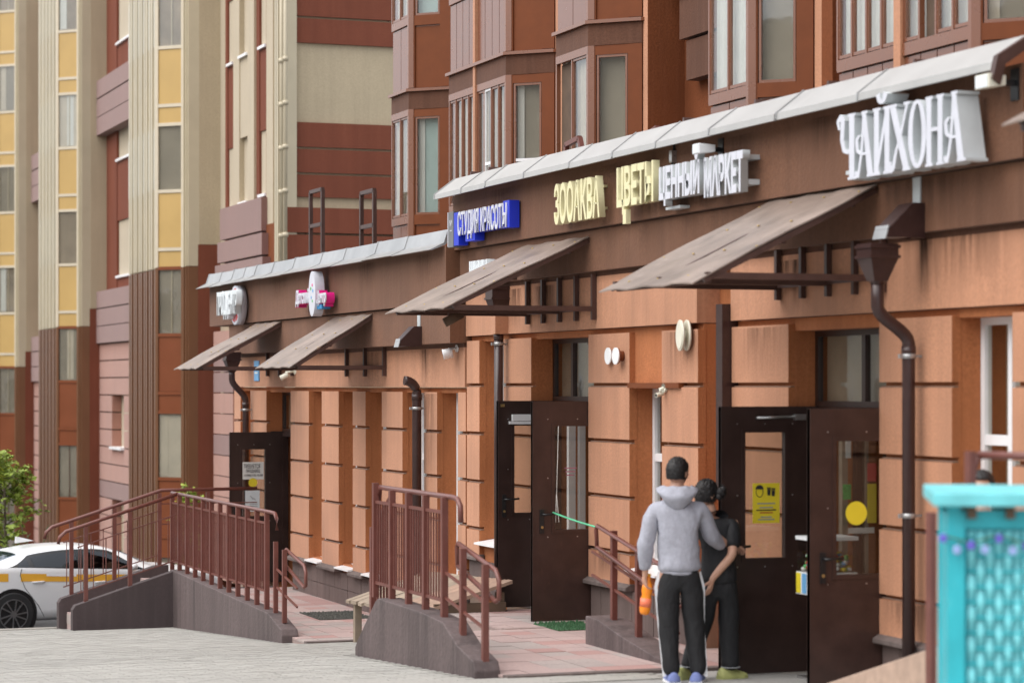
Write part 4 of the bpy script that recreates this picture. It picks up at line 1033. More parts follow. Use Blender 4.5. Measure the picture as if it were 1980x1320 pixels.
# ------------------------------------------------------------------ signs
def zat(x, y, v): return atv(x, y, v)[1]
SV = 0.15
t = thing('shop_sign', 'blue box sign with white lettering beside a small grey plate', 'sign', (UX(930, .2), SV, zat(930, 449, .29)))
zt, zb = zat(930, 401, .29), zat(930, 449, .29)
ul, ur = UX(886, .29), UX(980, .29)
part('sign_box', 'sign_blue', t, UX(882, .29), UX(982, .29), SV + .02, .285, zb + .015, zt - .01)
part('sign_box', 'sign_blue', t, UX(917, .29), UX(899, .29), SV + .02, .284, zb - .075, zb + .02)
part('sign_box', 'sign_blue', t, UX(886, .29), UX(877, .29), SV + .02, .286, zb - .10, zt + .0)
part('sign_box', 'sign_blue', t, UX(984, .29), UX(972, .29), SV + .02, .2845, zb - .0, zt + .018)
text_mesh('СТУДИЯ КРАСОТЫ', ul, ur, zb - .05, zt + .0, .287, .30, 'letter_white', t, 'letter', .010, True)
gp = part('sign_plate', 'sign_grey', t, UX(876, .29), UX(866, .29), SV + .02, .287, zb - .11, zt + .02)
part('plate_edge', 'letter_white', t, UX(866, .29), UX(865, .29) + .004, SV + .02, .286, zb - .1, zt + .02)
text_mesh('М', UX(873, .29), UX(869.5, .29), zb + .13, zb + .20, .288, .291, 'letter_white', t, 'letter', .0)
part('plate_line', 'letter_white', t, UX(873, .29), UX(869.5, .29), .2875, .2895, zb + .075, zb + .085)

t = thing('shop_sign', 'cream raised letters nearest to the blue sign', 'sign', (UX(1118, .2), SV, zat(1118, 427, .29)))
text_mesh('ЗООАКВА', UX(1071, .31), UX(1159, .31), zat(1115, 428, .31), zat(1115, 347, .31), .245, .31, 'letter_cream', t, 'letter', .026, True)
for z in (.25, .75):
    zz = zat(1115, 428, .31) + .43 * z; part('fixing_rail', 'letter_cream', t, UX(1166, .2), UX(1075, .2), .152, .188, zz - .012, zz + .012)
t = thing('shop_sign', 'short cream raised letters directly left of the white lettering', 'sign', (UX(1232, .2), SV, zat(1232, 410, .29)))
text_mesh('ЦВЕТЫ', UX(1192, .31), UX(1263, .31), zat(1228, 411, .31), zat(1228, 317, .31), .245, .31, 'letter_cream', t, 'letter', .030, True)
part('letter_tail', 'letter_cream', t, UX(1210, .31), UX(1204, .31), .26, .309, zat(1207, 433, .31), zat(1207, 405, .31))
part('fixing_rail', 'letter_cream', t, UX(1272, .2), UX(1198, .2), .152, .188, zat(1235, 352, .2), zat(1235, 347, .2))
t = thing('shop_sign', 'dense white raised letters on rails between the cream letters and the spotlit wall', 'sign', (UX(1365, .2), SV, zat(1365, 380, .29)))
za, zc_ = zat(1315, 384, .32), zat(1315, 312, .32)
text_mesh('ЦЕННЫЙ', UX(1274, .34), UX(1352, .34), za - .045, zc_ + .06, .27, .34, 'letter_white', t, 'letter', .042, True, side='letter_grey')
text_mesh('МАРКЕТ', UX(1361, .34), UX(1436, .34), zat(1400, 376, .34), zat(1400, 297, .34), .27, .34, 'letter_white', t, 'letter', .042, True, side='letter_grey')
part('fixing_rail', 'letter_grey', t, UX(1449, .25), UX(1276, .25), .152, .262, za + .03, za + .075)
part('fixing_rail', 'letter_grey', t, UX(1449, .25), UX(1276, .25), .152, .262, zc_ - .09, zc_ - .05)
part('sign_strip', 'letter_grey', t, UX(1325, .2), UX(1297, .2), .155, .25, za - .07, za - .045)  # narrow grey strip below the left word

# ornate serif letters of the largest sign, drawn stroke by stroke
t = thing('shop_sign', 'largest sign, ornate white serif letters at the right end of the fascia', 'sign', (UX(1750, .2), SV, 3.98))
def stroke(b, pts, ws, v0, v1, T):
    for (p, q, a, c) in zip(pts, pts[1:], ws, ws[1:]):
        d = Vector((q[0] - p[0], (q[1] - p[1]) * 2.4)); n = Vector((-d.y, d.x)); n = n.normalized() if n.length else Vector((1, 0))
        nx1, ny1 = n.x * a / 2, n.y * a / 2 / 2.4; nx2, ny2 = n.x * c / 2, n.y * c / 2 / 2.4
        e = .012; ex, ey = d.normalized().x * e, d.normalized().y * e / 2.4
        poly = [T((p[0] + nx1 - ex, p[1] + ny1 - ey)), T((q[0] + nx2 + ex, q[1] + ny2 + ey)), T((q[0] - nx2 + ex, q[1] - ny2 + ey)), T((p[0] - nx1 - ex, p[1] - ny1 - ey))]
        b.prism(poly, 1, v0 + R.uniform(0, .0016), v1 + R.uniform(0, .0016))
def arc(cx, cy, rx, ry, a0, a1, n=10): return [(cx + rx * math.cos(math.radians(a0 + (a1 - a0) * i / n)), cy + ry * math.sin(math.radians(a0 + (a1 - a0) * i / n))) for i in range(n + 1)]
TK, TN = .27, .15
def flat(pts, w): return (pts, [w] * len(pts))
GL = {
 'Ч': [([(.1, .80), (.03, .92), (.22, .99), (.3, .9), (.26, .62), (.36, .46), (.6, .42), (.76, .48)], [.10, .15, .2, .22, .2, .16, .14, .12]), flat([(.78, .99), (.78, .02)], TK), flat([(.58, .985), (.96, .985)], .1), flat([(.58, .02), (.98, .02)], .1)],
 'А': [([(.0, .10), (.1, .02), (.2, .12), (.34, .42), (.46, .97)], [.12, .2, .12, .12, .14]), ([(.46, .97), (.8, .02)], [.2, .3]), ([(.62, .36), (.3, .36), (.1, .42), (.06, .58), (.2, .64)], [.1, .1, .14, .16, .1]), flat([(.34, .98), (.62, .98)], .1), flat([(.62, .02), (1.02, .02)], .1)],
 'Й': [flat([(.2, .98), (.2, .02)], TK), flat([(.8, .98), (.8, .02)], TK), flat([(.24, .1), (.76, .9)], TN), flat([(.0, .98), (.4, .98)], .1), flat([(.6, .98), (1, .98)], .1), flat([(0, .02), (.4, .02)], .1), flat([(.6, .02), (1, .02)], .1), ([(.28, 1.2), (.36, 1.09), (.6, 1.08), (.72, 1.2)], [.24, .16, .16, .24])],
 'Х': [([(.1, .98), (.86, .02)], [.3, .3]), ([(.92, .98), (.58, .55), (.3, .3), (.14, .06), (.0, .02), (.0, .16)], [.12, .12, .13, .18, .16, .1]), flat([(-.02, .98), (.32, .98)], .1), flat([(.74, .98), (1.04, .98)], .1), flat([(.68, .02), (1.06, .02)], .1)],
 'О': [(arc(.5, .5, .40, .47, 90, 450, 28), [.12 + .14 * abs(math.cos(math.radians(90 + 360 * i / 28))) for i in range(29)])],
 'Н': [flat([(.18, .98), (.18, .02)], TK), flat([(.82, .98), (.82, .02)], TK), flat([(.2, .52), (.8, .52)], .13), flat([(.0, .98), (.38, .98)], .1), flat([(.62, .98), (1, .98)], .1), flat([(0, .02), (.38, .02)], .1), flat([(.62, .02), (1, .02)], .1)],
}
edges_px = [(1619, 1655), (1654, 1690), (1688, 1722), (1722, 1757), (1757, 1790), (1790, 1824), (1826, 1866)]
vb_, vf_ = .22, .40
z_base = [3.99] * 7
for ch, (xl, xr) in zip('ЧАЙХОНА', edges_px):
    ul_, ur_ = UX(xl, vf_), UX(xr, vf_); b = MB(); ztop_ = 4.47; zbot_ = 3.97
    T = lambda p: (ul_ + (ur_ - ul_) * p[0], zbot_ + (ztop_ - zbot_) * p[1])
    for pts, ws in GL[ch]: stroke(b, pts, ws, vb_, vf_, T)
    o = b.build('letter', 'letter_white', t); o.data.materials.append(M('letter_grey'))
    for f_ in o.data.polygons: f_.material_index = 1 if abs(f_.normal.y) < .5 else 0
for z in (4.06, 4.36): part('fixing_rail', 'letter_grey', t, UX(1880, .2), UX(1640, .2), .152, .22, z - .015, z + .015)

t = thing('shop_sign', 'white lettering before a round red and white disc, at the far left fascia end', 'sign', (UX(448, .3), .25, 3.36))
text_mesh('ПРОДЦЕНТР', UX(419, .50), UX(457, .50), zat(438, 617, .50), zat(438, 562, .50), .41, .50, 'letter_panel', t, 'letter', .03, True)
uc, zc2 = UX(454, .40), zat(454, 590, .40)
MB().disc((uc, .28, zc2), 1, .30, .12, 28).build('disc_case', 'letter_white', t)
rg = MB()
for k in range(24):
    a0, a1 = 2 * math.pi * k / 24, 2 * math.pi * (k + 1) / 24
    if k % 3 == 2: continue
    rg.prism([(uc + .17 * math.cos(a0), zc2 + .17 * math.sin(a0)), (uc + .26 * math.cos(a0), zc2 + .26 * math.sin(a0)), (uc + .26 * math.cos(a1), zc2 + .26 * math.sin(a1)), (uc + .17 * math.cos(a1), zc2 + .17 * math.sin(a1))], 1, .398, .405)
rg.build('disc_ring', 'sign_red', t)
text_mesh('Н', uc + .07, uc - .07, zc2 - .08, zc2 + .08, .399, .406, 'sign_red', t, 'letter', .03)

t = thing('shop_sign', 'pink and white lettering on both sides of an upright white oval', 'sign', (UX(605, .35), .25, 3.4))
uo, zo = UX(603, .46), zat(603, 568, .46)
pts = [(uo + .17 * math.cos(a * math.pi / 16), zo + .305 * math.sin(a * math.pi / 16)) for a in range(32)]
MB().prism(pts, 1, .33, .46).build('oval_case', 'letter_white', t)
for (x0, y0, r, m) in ((601, 558, .025, 'candy_green'), (604, 551, .02, 'sign_pink'), (605, 562, .025, 'notice_blue'), (602, 575, .02, 'notice_blue'), (604, 582, .02, 'candy_green')):
    MB().disc((UX(x0, .46), .4605, zat(x0, y0, .46)), 1, r, .004, 12).build('oval_dot', m, t)
text_mesh('Детский', UX(571, .44), UX(597, .44), zat(585, 592, .44), zat(585, 559, .44), .425, .44, 'letter_white', t, 'letter', .03, True)
text_mesh('Детский', UX(571, .43), UX(597, .43), zat(585, 593, .44), zat(585, 558, .44), .30, .424, 'sign_pink', t, 'letter_side', .05)
text_mesh('Центр', UX(611, .44), UX(629, .44), zat(620, 592, .44), zat(620, 561, .44), .425, .44, 'letter_white', t, 'letter', .03, True)
text_mesh('Центр', UX(611, .43), UX(629, .43), zat(620, 593, .44), zat(620, 560, .44), .30, .424, 'sign_pink', t, 'letter_side', .05)
part('letter_tail', 'sign_cyan', t, UX(621, .43), UX(612, .43), .30, .424, zat(616, 597, .44), zat(616, 588, .44))
t = thing('shop_sign', 'small white lettering half hidden behind the middle canopy', 'sign', (UX(928, .2), .085, 3.5))
text_mesh('ШИНЫ', UX(907, .22), UX(941, .22), zat(925, 534, .22), zat(925, 503, .22), .12, .22, 'letter_panel', t, 'letter', .045, True)
part('sign_back', 'letter_panel', t, UX(941, .16), UX(907, .16), .09, .15, zat(925, 534, .22), zat(925, 503, .22))

# water stains run down the render below spouts, signs and canopy posts
def stain(t, xa, xb, v, z0, z1, m='stain'):
    ua, ub = UX(xb, v), UX(xa, v)
    MB().add([(ua, v, z0), (ub, v, z0), (ub, v, z1), (ua, v, z1)], [(0, 1, 2, 3)]).build('water_stain', m, t)
stain(near, 1772, 1800, .0145, 2.98, 3.50); stain(near, 1725, 1960, .0147, 3.1, 3.5, 'stain_soft'); stain(near, 1680, 1890, .0875, 3.56, 3.95, 'stain_soft')
stain(near, 1500, 1560, .0145, 2.98, 3.45); stain(near, 1030, 1075, .0145, 2.98, 3.46); stain(near, 985, 1010, .0145, 2.98, 3.46)
stain(near, 880, 1000, .1525, 3.98, 4.12, 'stain_soft'); stain(near, 1075, 1170, .1525, 3.98, 4.1, 'stain'); stain(near, 1195, 1470, .1525, 3.98, 4.12, 'stain'); stain(near, 1640, 1880, .1525, 3.975, 4.06, 'stain')
stain(near, 1280, 1350, .0025, 2.43, 2.9, 'stain_soft'); stain(near, 1420, 1525, .0025, 2.43, 2.9, 'stain_soft')
stain(far, 812, 830, .0145, 2.4, 2.84); stain(far, 700, 745, .0145, 2.4, 2.84, 'stain_soft'); stain(far, 500, 560, .0145, 2.4, 2.8, 'stain_soft'); stain(far, 820, 845, .0025, .4, 2.3, 'stain_soft')
for a, c in S1[1:6]: MB().add([(a, .0028, .47), (c, .0028, .47), (c, .0028, .74), (a, .0028, .74)], [(3, 2, 1, 0)]).build('splash_stain', 'splash', near)
for xa in (945, 1160, 1400, 1560, 1900): stain(near, xa, xa + 60, .1527, 4.2, 4.56, 'stain_soft')
for xa in (520, 690, 800): stain(far, xa, xa + 40, .2527, 3.6, 3.97, 'stain_soft')

# ------------------------------------------------------------------ lamps, cameras
def round_lamp(label, x, y, v, r, mat, backs, group=None):
    u, z = atv(x, y, v); t = thing('wall_lamp', label, 'lamp', (u, 0, z), group)
    for (d0, d1, rr, m, nm) in backs: MB().disc((u, d0, z), 1, rr, d1 - d0, 24).build(nm, m, t)
    return t
round_lamp('left round white wall lamp of the small pair by the middle entrance', 1172, 688, .06, .083, 'lamp_white', [(0.0, .03, .05, 'rust_panel', 'base'), (.03, .045, .083, 'lamp_white', 'cover')])
round_lamp('right round white wall lamp of the small pair, on a brown base', 1188, 688, .09, .083, 'lamp_white', [(0.0, .055, .05, 'rust_panel', 'base'), (.055, .068, .08, 'rust_panel', 'rim'), (.068, .083, .083, 'lamp_white', 'cover')])
u, z = atv(1321, 648, .06); t = thing('wall_lamp', 'double cream oval lamp high on the pier left of the two people', 'lamp', (u, 0, z)); nl = Vector((.187, .982, 0))
for d0, d1, rr, nm in ((.0, .02, .142, 'base'), (.02, .062, .05, 'neck'), (.062, .08, .142, 'cover'), (.08, .087, .125, 'lens')):
    MB().tube([Vector((u, .012, z)) + nl * d0, Vector((u, .012, z)) + nl * d1], rr, 24).build(nm, 'lamp_cream', t)
def camera_thing(label, u, v, z, d, m1='lamp_white', L=.16, r=.035, name='security_camera', wallv=0.0, flip=1, cat='camera'):
    t = thing(name, label, cat, (u, wallv, z))
    MB().disc((u, wallv, z + .06), 1, .045, .03, 12).build('base', m1, t)
    MB().tube([(u, wallv + .02, z + .06), (u, v, z + .05), (u, v, z)], .016, 8).build('arm', m1, t)
    p = Vector((u, v, z)); d = Vector(d).normalized()
    MB().tube([p - d * L * .4, p - d * L * .36, p + d * L * .5, p + d * L * .6], [r * .8, r, r, r * 1.1], 12).build('housing', m1, t)
    MB().tube([p + d * L * .6, p + d * L * .61], [r * .8, r * .8], 12).build('lens', 'black', t)
    return t
u, z = atv(893, 683, .0); camera_thing('white round floodlight camera at the end of the far shop wall', u + .12, .12, z, (.3, .9, -.2), L=.12, r=.06)
u, z = atv(560, 726, .1); camera_thing('small cream spotlight hanging under the right far canopy', u, .16, z, (.5, .7, -.4), 'lamp_cream', .13, .04)
u, z = atv(1290, 762, -.02); camera_thing('tiny dark camera in the window recess under the orange lintel board', u - .02, .06, z, (-.2, 1, -.2), 'lamp_cream', .08, .02)
t = thing('canopy_lamp', 'dark tube lamp slung under the middle canopy', 'lamp', (*atv(884, 615, 1.0)[:1], 1.0, 2.9))
u, z = atv(878, 615, 1.0); MB().tube([(u + .02, 1.1, z - .05), (u - .02, .92, z + .05)], .05, 14).build('housing', 'wood_dark', t)
MB().tube([(u, 1.06, z - .02), (u, 1.06, z + .2)], .012, 6).tube([(u, .96, z + .02), (u, .96, z + .2)], .012, 6).build('hanger', 'canopy_frame', t)
def floodlight(label, x, y, v, w, h, m, depth=.12, arm=True):
    u, z = atv(x, y, v); t = thing('floodlight', label, 'lamp', (u, SV, z))
    b = MB(); b.hexa([(u + w, v - depth, z - h * .6), (u - w, v - depth, z - h * .6), (u - w, v, z - h), (u + w, v, z - h)], [(u + w, v - depth, z + h * .8), (u - w, v - depth, z + h * .8), (u - w, v, z + h), (u + w, v, z + h)])
    b.build('housing', m, t, bevel=.006); MB().box(u - w * .85, u + w * .85, v + .001, v + .004, z - h * .85, z + h * .85).build('lens', 'letter_panel', t)
    if arm: MB().box(u - .015, u + .015, SV, v - depth, z - .02, z + .02).box(u - .05, u + .05, SV - .01, SV + .012, z - .12, z + .1).build('bracket', 'black', t)
floodlight('small white floodlight above the dense white letters', 1345, 288, .40, .07, .045, 'lamp_white', .16)
floodlight('boxy floodlight under the flashing at the right end', 1898, 158, .42, .09, .05, 'lamp_cream', .14)
t = thing('cable_box', 'dark junction box with a hanging cable above the white letters', 'junction box', (UX(1300, .16), SV, zat(1300, 310, .16)))
u, z = atv(1302, 302, .17); MB().box(u - .03, u + .03, SV, .20, z - .06, z + .05).build('box', 'steel', t); MB().tube([(u, .17, z + .26), (u - .02, .17, z), (u + .04, .17, z - .1), (u + .01, .16, z - .14)], .012, 6).build('cable', 'black', t)
# blue notice and small plates on the wall
t = thing('wall_plate', 'narrow pale blue plate below the farthest canopy', 'plate', (UX(496, .03), 0, zat(496, 736, .03)))
part('plate', 'notice_blue', t, UX(500, .03), UX(491, .03), .012, .03, zat(496, 736, .03), zat(496, 697, .03)); part('plate_band', 'paper', t, UX(498, .03), UX(493, .03), .031, .034, zat(496, 722, .03), zat(496, 719, .03))
# brown ladder frames and roof brackets standing on the roofs
def roof_frame(label, pts, w, mat='canopy_frame'):
    t = thing('roof_frame', label, 'metal frame', pts[0][0], 'brown metal frames standing on the shop roofs')
    for p, q in pts: MB().obox(p, q, w, w).build('bar', mat, t)
for (x0, x1, yt, yb, ym, lab) in ((601, 624, 364, 505, 438, 'left of the two tall brown frames on the far roof'), (699, 724, 366, 490, 440, 'right of the two tall brown frames on the far roof')):
    vv = -.9; ua, ub = UX(x0, vv), UX(x1, vv); za, zb_ = 3.85, zat(x0, yt + 8, vv); zm = zat(x0, ym, vv)
    roof_frame(lab, [((ua, vv, za), (ua, vv, zb_)), ((ub, vv, za), (ub, vv, zb_)), ((ua, vv, zb_), (ub, vv, zb_)), ((ua, vv, zm), (ub, vv, zm))], .055)
vv = -.3; ua, ub = UX(1092, vv), UX(1122, vv)
roof_frame('bent brown angle frame leaning on the near roof before the open bay window', [((ua, vv, 4.44), (ua - .05, vv, 4.98)), ((ua - .05, vv, 4.98), (ub + .02, vv, 5.02)), ((ub + .02, vv, 5.02), (ub - .12, vv, 4.75)), ((ub - .12, vv, 4.75), (ub - .12, vv, 4.44))], .05, 'rail_brown')
ua, ub = UX(1237, vv), UX(1272, vv)
roof_frame('low brown angle frame on the near roof right of the bent one', [((ua, vv, 4.44), (ua, vv, 4.83)), ((ua, vv, 4.83), (ub, vv, 4.92)), ((ub, vv, 4.92), (ub, vv, 4.44))], .05, 'rail_brown')
for x, wh in ((925, 'above the blue box sign, left of its twin'), (960, 'above the blue box sign, right of its twin'), (1340, 'above the small white floodlight'), (1480, 'above the bare fascia right of the dense white letters'), (1622, 'above the first of the ornate letters'), (1790, 'above the last ornate letters')):
    u = UX(x, -.02); o = MB().hexa([(u - .06, -.05, 4.70), (u + .06, -.05, 4.70), (u + .06, .08, 4.70), (u - .06, .08, 4.70)], [(u + .03, -.05, 4.86), (u + .05, -.05, 4.86), (u + .05, .06, 4.86), (u + .03, .06, 4.86)]).build('flashing_bracket', 'canopy_frame'); tag(o, 'small dark bracket ' + wh, 'bracket', 'dark brackets behind the flashing')
# ------------------------------------------------------------------ ramps, stairs and railings
def bal(t, u0, u1, v, z0, z1, n, skip=0.0):
    for k in range(n):
        u = u0 + (u1 - u0) * (k + 1) / (n + 1); piece('baluster', 'rail_brown', t, u - .007, u + .007, v - .007, v + .007, z0, z1)
# wall beside the near landing
b = MB().prism([(18.97, -.5), (18.95, .03), (19.0, .105), (19.12, .135), (19.42, .20), (19.80, .36), (20.4, .395), (21.70, .41), (21.80, .37), (22.40, -.06), (22.46, -.12), (22.46, -.6)], 1, 2.34, 2.57)
o = b.build('ramp_wall', 'ramp_mauve', bevel=.012); tag(o, 'mauve plastered ramp wall with a steep nose, in front of the middle entrance', 'ramp wall')
t = thing('railing', 'brown steel railing with close bars on the nearer ramp wall', 'railing', (20.8, 2.45, .4))
v = 2.455; posts = [UX(x, v) for x in (726, 758, 790, 823, 859)]
for k, u in enumerate(posts): piece('post', 'rail_brown', t, u - .028, u + .028, v - .028, v + .028, .36 if k else .38, 1.42 if k else 1.47)
ua, ub = posts[0], posts[-1]
MB().tube([(ua - .0, v - .03, 1.30), (ua - .06, v - .03, 1.43), (ub - .18, v - .02, 1.43), (ub - .30, v - .02, 1.42), (ub - .38, v - .02, 1.36), (ub - .39, v - .02, 1.22)], .024, 10).build('handrail', 'rail_brown', t)
for z in (1.29, .52): part('rail', 'rail_brown', t, ub, ua, v - .012, v + .012, z - .014, z + .014)
for a, c in zip(posts, posts[1:]): bal(t, a, c, v, .52, 1.29, 6)
# side panel dropping away at the far end
t = thing('railing', 'short sloping railing panel at the far end of the nearer ramp', 'railing', (22.2, 2.4, .1))
piece('post', 'rail_brown', t, 22.42, 22.48, 2.36, 2.42, -.2, 1.03)
MB().obox((21.78, 2.39, 1.40), (22.45, 2.39, 1.02), .03, .03).build('handrail', 'rail_brown', t); MB().obox((21.78, 2.39, .42), (22.45, 2.39, .08), .025, .025).build('rail', 'rail_brown', t)
for k in range(5):
    u = 21.9 + .1 * k; piece('baluster', 'rail_brown', t, u - .008, u + .008, 2.38, 2.40, .40 - .5 * (u - 21.8), 1.38 - .56 * (u - 21.8))
def low_rail(label, u0, v, z0, slope, L, posts, side=1, extra=True):
    """double handrail going down towards the camera"""
    t = thing('handrail', label, 'handrail', (u0, v, z0), 'double brown handrails on the ramps')
    zt = z0 + .80
    f = lambda u: zt + slope * (u - u0)
    for dz in (0, -.18): pass
    u1 = u0 - L
    vt = v + .05 * side
    MB().tube([(u0 + .26, vt, f(u0 + .26) - .20), (u0 + .28, vt, f(u0 + .28) - .04), (u0 + .25, vt, f(u0 + .25)), (u1 - .12, vt, f(u1 - .12)), (u1 - .20, vt, f(u1 - .20) - .06), (u1 - .20, vt, f(u1 - .2) - .22), (u1 - .12, vt, f(u1 - .12) - .26), (u0 + .26, vt, f(u0 + .26) - .20)], .021, 8).build('handrail_tube', 'rail_brown', t)
    for u in posts: piece('post', 'rail_brown', t, u - .026, u + .026, v - .026, v + .026, z0 - .06 + (slope * (u - u0)), f(u) + .02)
    if extra:
        for d in (.30, .52): MB().obox((u0 + .5, v, f(u0 + .5) - d), (u1, v, f(u1) - d), .022, .022).build('rail', 'rail_brown', t)
    return t
low_rail('double handrail at the foot of the nearer ramp, beside the mauve wall nose', 19.62, 2.45, .19, .17, .60, (UX(894, 2.455), UX(937, 2.455)), -1)
low_rail('double handrail on the kerb against the wall, partly hidden by the grey hoodie', 20.62, .64, .25, .18, 1.5, (20.59, 20.01, 19.4), 1)
b = MB().prism([(20.9, -.3), (20.9, .26), (20.6, .25), (20.0, .145), (19.3, .05), (18.85, .03), (18.8, -.3)], 1, .50, .80)
tag(b.build('ramp_kerb', 'ramp_mauve', bevel=.01), 'low sloping mauve ramp kerb against the wall behind the man in the hoodie', 'kerb')
# wall beside the far landing
b = MB().prism([(28.02, -.95), (28.0, -.58), (28.05, -.51), (28.2, -.48), (28.7, -.37), (34.30, -.24), (34.30, -1.3)], 1, 1.64, 1.85)
tag(b.build('ramp_wall', 'ramp_mauve', bevel=.012), 'long mauve ramp wall under the dense brown railing, beside the farthest entrance', 'ramp wall')
t = thing('railing', 'long brown railing of close bars on the farther ramp wall', 'railing', (31, 1.75, -.3))
v = 1.75; n = 12; ua, ub = UX(333, v), UX(516, v); posts = [ua + (ub - ua) * k / (n - 1) for k in range(n)]
for u in posts: piece('post', 'rail_brown', t, u - .028, u + .028, v - .028, v + .028, -.30 - .02 * (34.3 - u), .84)
MB().tube([(ua + .02, v, .845), (ub - .20, v, .845), (ub - .40, v, .84), (ub - .48, v, .78), (ub - .49, v, .64)], .024, 10).build('handrail', 'rail_brown', t)
for z in (.70, -.14): part('rail', 'rail_brown', t, ub, ua, v - .012, v + .012, z - .013, z + .013)
for a, c in zip(posts, posts[1:]): bal(t, a, c, v, -.14, .70, 5)
low_rail('low double handrail at the foot of the farther ramp', 28.15, 1.74, -.42, .17, .45, (UX(533, 1.74), UX(550, 1.74)), -1)
# outside stair with two stringers
US, UF = 34.12, 35.30
t = thing('entrance_stair', 'plum sided stair with pale pink steps leading up from the street by the white car', 'stairs', (34.7, 2.6, -1.2))
for u in (US, UF):
    MB().prism([(1.66, -.25), (1.86, -.26), (3.24, -.70), (3.28, -.76), (3.28, -1.4), (1.66, -1.4)], 0, u, u + .18).build('stringer', 'ramp_plum', t, bevel=.006)
for k in range(4):
    z = -.43 - .155 * k; piece('step', 'tile_pink', t, US + .17, UF + .01, 1.7, 2.08 + .36 * k - .0, z - .3, z)
    piece('riser', 'tile_grey', t, US + .175, UF + .005, 2.08 + .36 * k, 2.085 + .36 * k, z - .16, z - .025)
def stair_rail(label, u, postsv, ext=None):
    t = thing('handrail', label, 'handrail', (u, 2.5, -1), 'brown stair handrails')
    f = lambda v: .84 - .31 * (v - 1.75)
    pts = ([(u, ext, .86)] if ext is not None else []) + [(u, 1.75, .85), (u, 3.2, f(3.2)), (u, 3.36, f(3.36)), (u, 3.45, f(3.45) - .05), (u, 3.47, f(3.47) - .14)]
    MB().tube(pts, .026, 10).build('handrail_tube', 'rail_brown', t)
    for v in postsv: piece('post', 'rail_brown', t, u - .028, u + .028, v - .028, v + .028, -.30 - .32 * max(0, v - 1.84), f(max(v, 1.75)) - .02)
    for d in (.28, .93): MB().obox((u, 1.75, f(1.75) - d), (u, 3.2, f(3.2) - d), .016, .016).build('rail', 'rail_brown', t)
    for k in range(8):
        v = 1.9 + 1.25 * k / 7; MB().box(u - .006, u + .006, v - .006, v + .006, f(v) - .93, f(v) - .28).build('baluster', 'rail_brown', t)
    if ext is not None:
        for d in (.2, .5): MB().obox((u, 1.75, .85 - d), (u, ext, .85 - d), .016, .016).build('rail', 'rail_brown', t)
    return t
stair_rail('nearer handrail of the outside stair by the white car', US + .09, (2.45, 3.08))
stair_rail('farther handrail of the outside stair, running on to the open glazed door', UF + .09, (1.78, 2.45, 3.08, 1.05), ext=.3)
part_ = MB().box(US + .1, UF + .3, .0, 1.7, -1.5, -.63).build('stair_base', 'ramp_plum'); struct(part_); part_.name = 'landing_base'
# right edge: sloping ramp, post and rail of the next entrance
t = thing('entrance_ramp', 'sand coloured sloping ramp wall in the lower right corner', 'ramp', (15.6, .9, -.3))
pa, pb = atv(1592, 1322, 1.3), atv(1792, 1255, 1.3); sl_ = (pb[1] - pa[1]) / (pb[0] - pa[0]); zz = lambda u: pa[1] + sl_ * (u - pa[0]); ue, uq = pa[0] + .5, pb[0] - .45
MB().prism([(ue, -.4), (ue, zz(ue)), (uq, zz(uq)), (uq, -.4)], 1, 1.08, 1.3).build('ramp_side', 'ramp_tan', t, bevel=.008)
t = thing('railing', 'brown post and rail of the next entrance beside the turquoise kiosk', 'railing', (14.2, 1.6, .3))
Yp = 13.6
for x, yt, w in ((1800, 990, 11), (1876, 872, 12)):
    u, v, z = atd(x, yt, Yp - (0.6 if x > 1850 else 0)); h = w / 2 / FPX * Yp
    MB().box(u - .03, u + .03, v - h * 1.06, v + h * 1.06, -.1, z).build('post', 'rail_brown', t)
p = atd(1893, 879, Yp - .6); q = atd(2060, 884, Yp - 1.0); MB().tube([(p[0], p[1], p[2] - .0), q], .022, 8).build('handrail_tube', 'rail_brown', t)
p0 = atd(1880, 915, Yp - .6); MB().tube([p0, p], .02, 8).build('brace', 'rail_brown', t)
# wooden platform bridging the change of level along the wall
t = thing('wooden_platform', 'tilted platform of weathered planks against the wall behind the nearer railing', 'platform', (25.4, .8, -.6))
n = 19; u0, u1 = 24.15, 27.1
for k in range(n):
    a = u0 + (u1 - u0) * k / n; c = u0 + (u1 - u0) * (k + 1) / n - .012; fz = (a - u0) / (u1 - u0); d = R.uniform(-.006, .006); ex = R.uniform(0, .06)
    zi, zo = .33 - .12 * fz + d, .03 - .13 * fz + d
    MB().hexa([(a, .33, zi - .035), (c, .33, zi - .035), (c, 1.3 + ex, zo - .035), (a, 1.3 + ex, zo - .035)], [(a, .33, zi), (c, .33, zi), (c, 1.3 + ex, zo), (a, 1.3 + ex, zo)]).build('plank', 'wood_red' if k < 7 else 'wood_grey', t)
for u in (24.25, 25.6, 26.95):
    piece('leg', 'wood_grey', t, u - .04, u + .04, 1.18, 1.26, -.62, .0 - .04 * (u - 24)); piece('leg', 'wood_dark', t, u - .04, u + .04, .40, .48, -.62, .2)
MB().box(24.16, 24.2, .4, 1.2, -.02, .10).build('skirt', 'wood_dark', t)
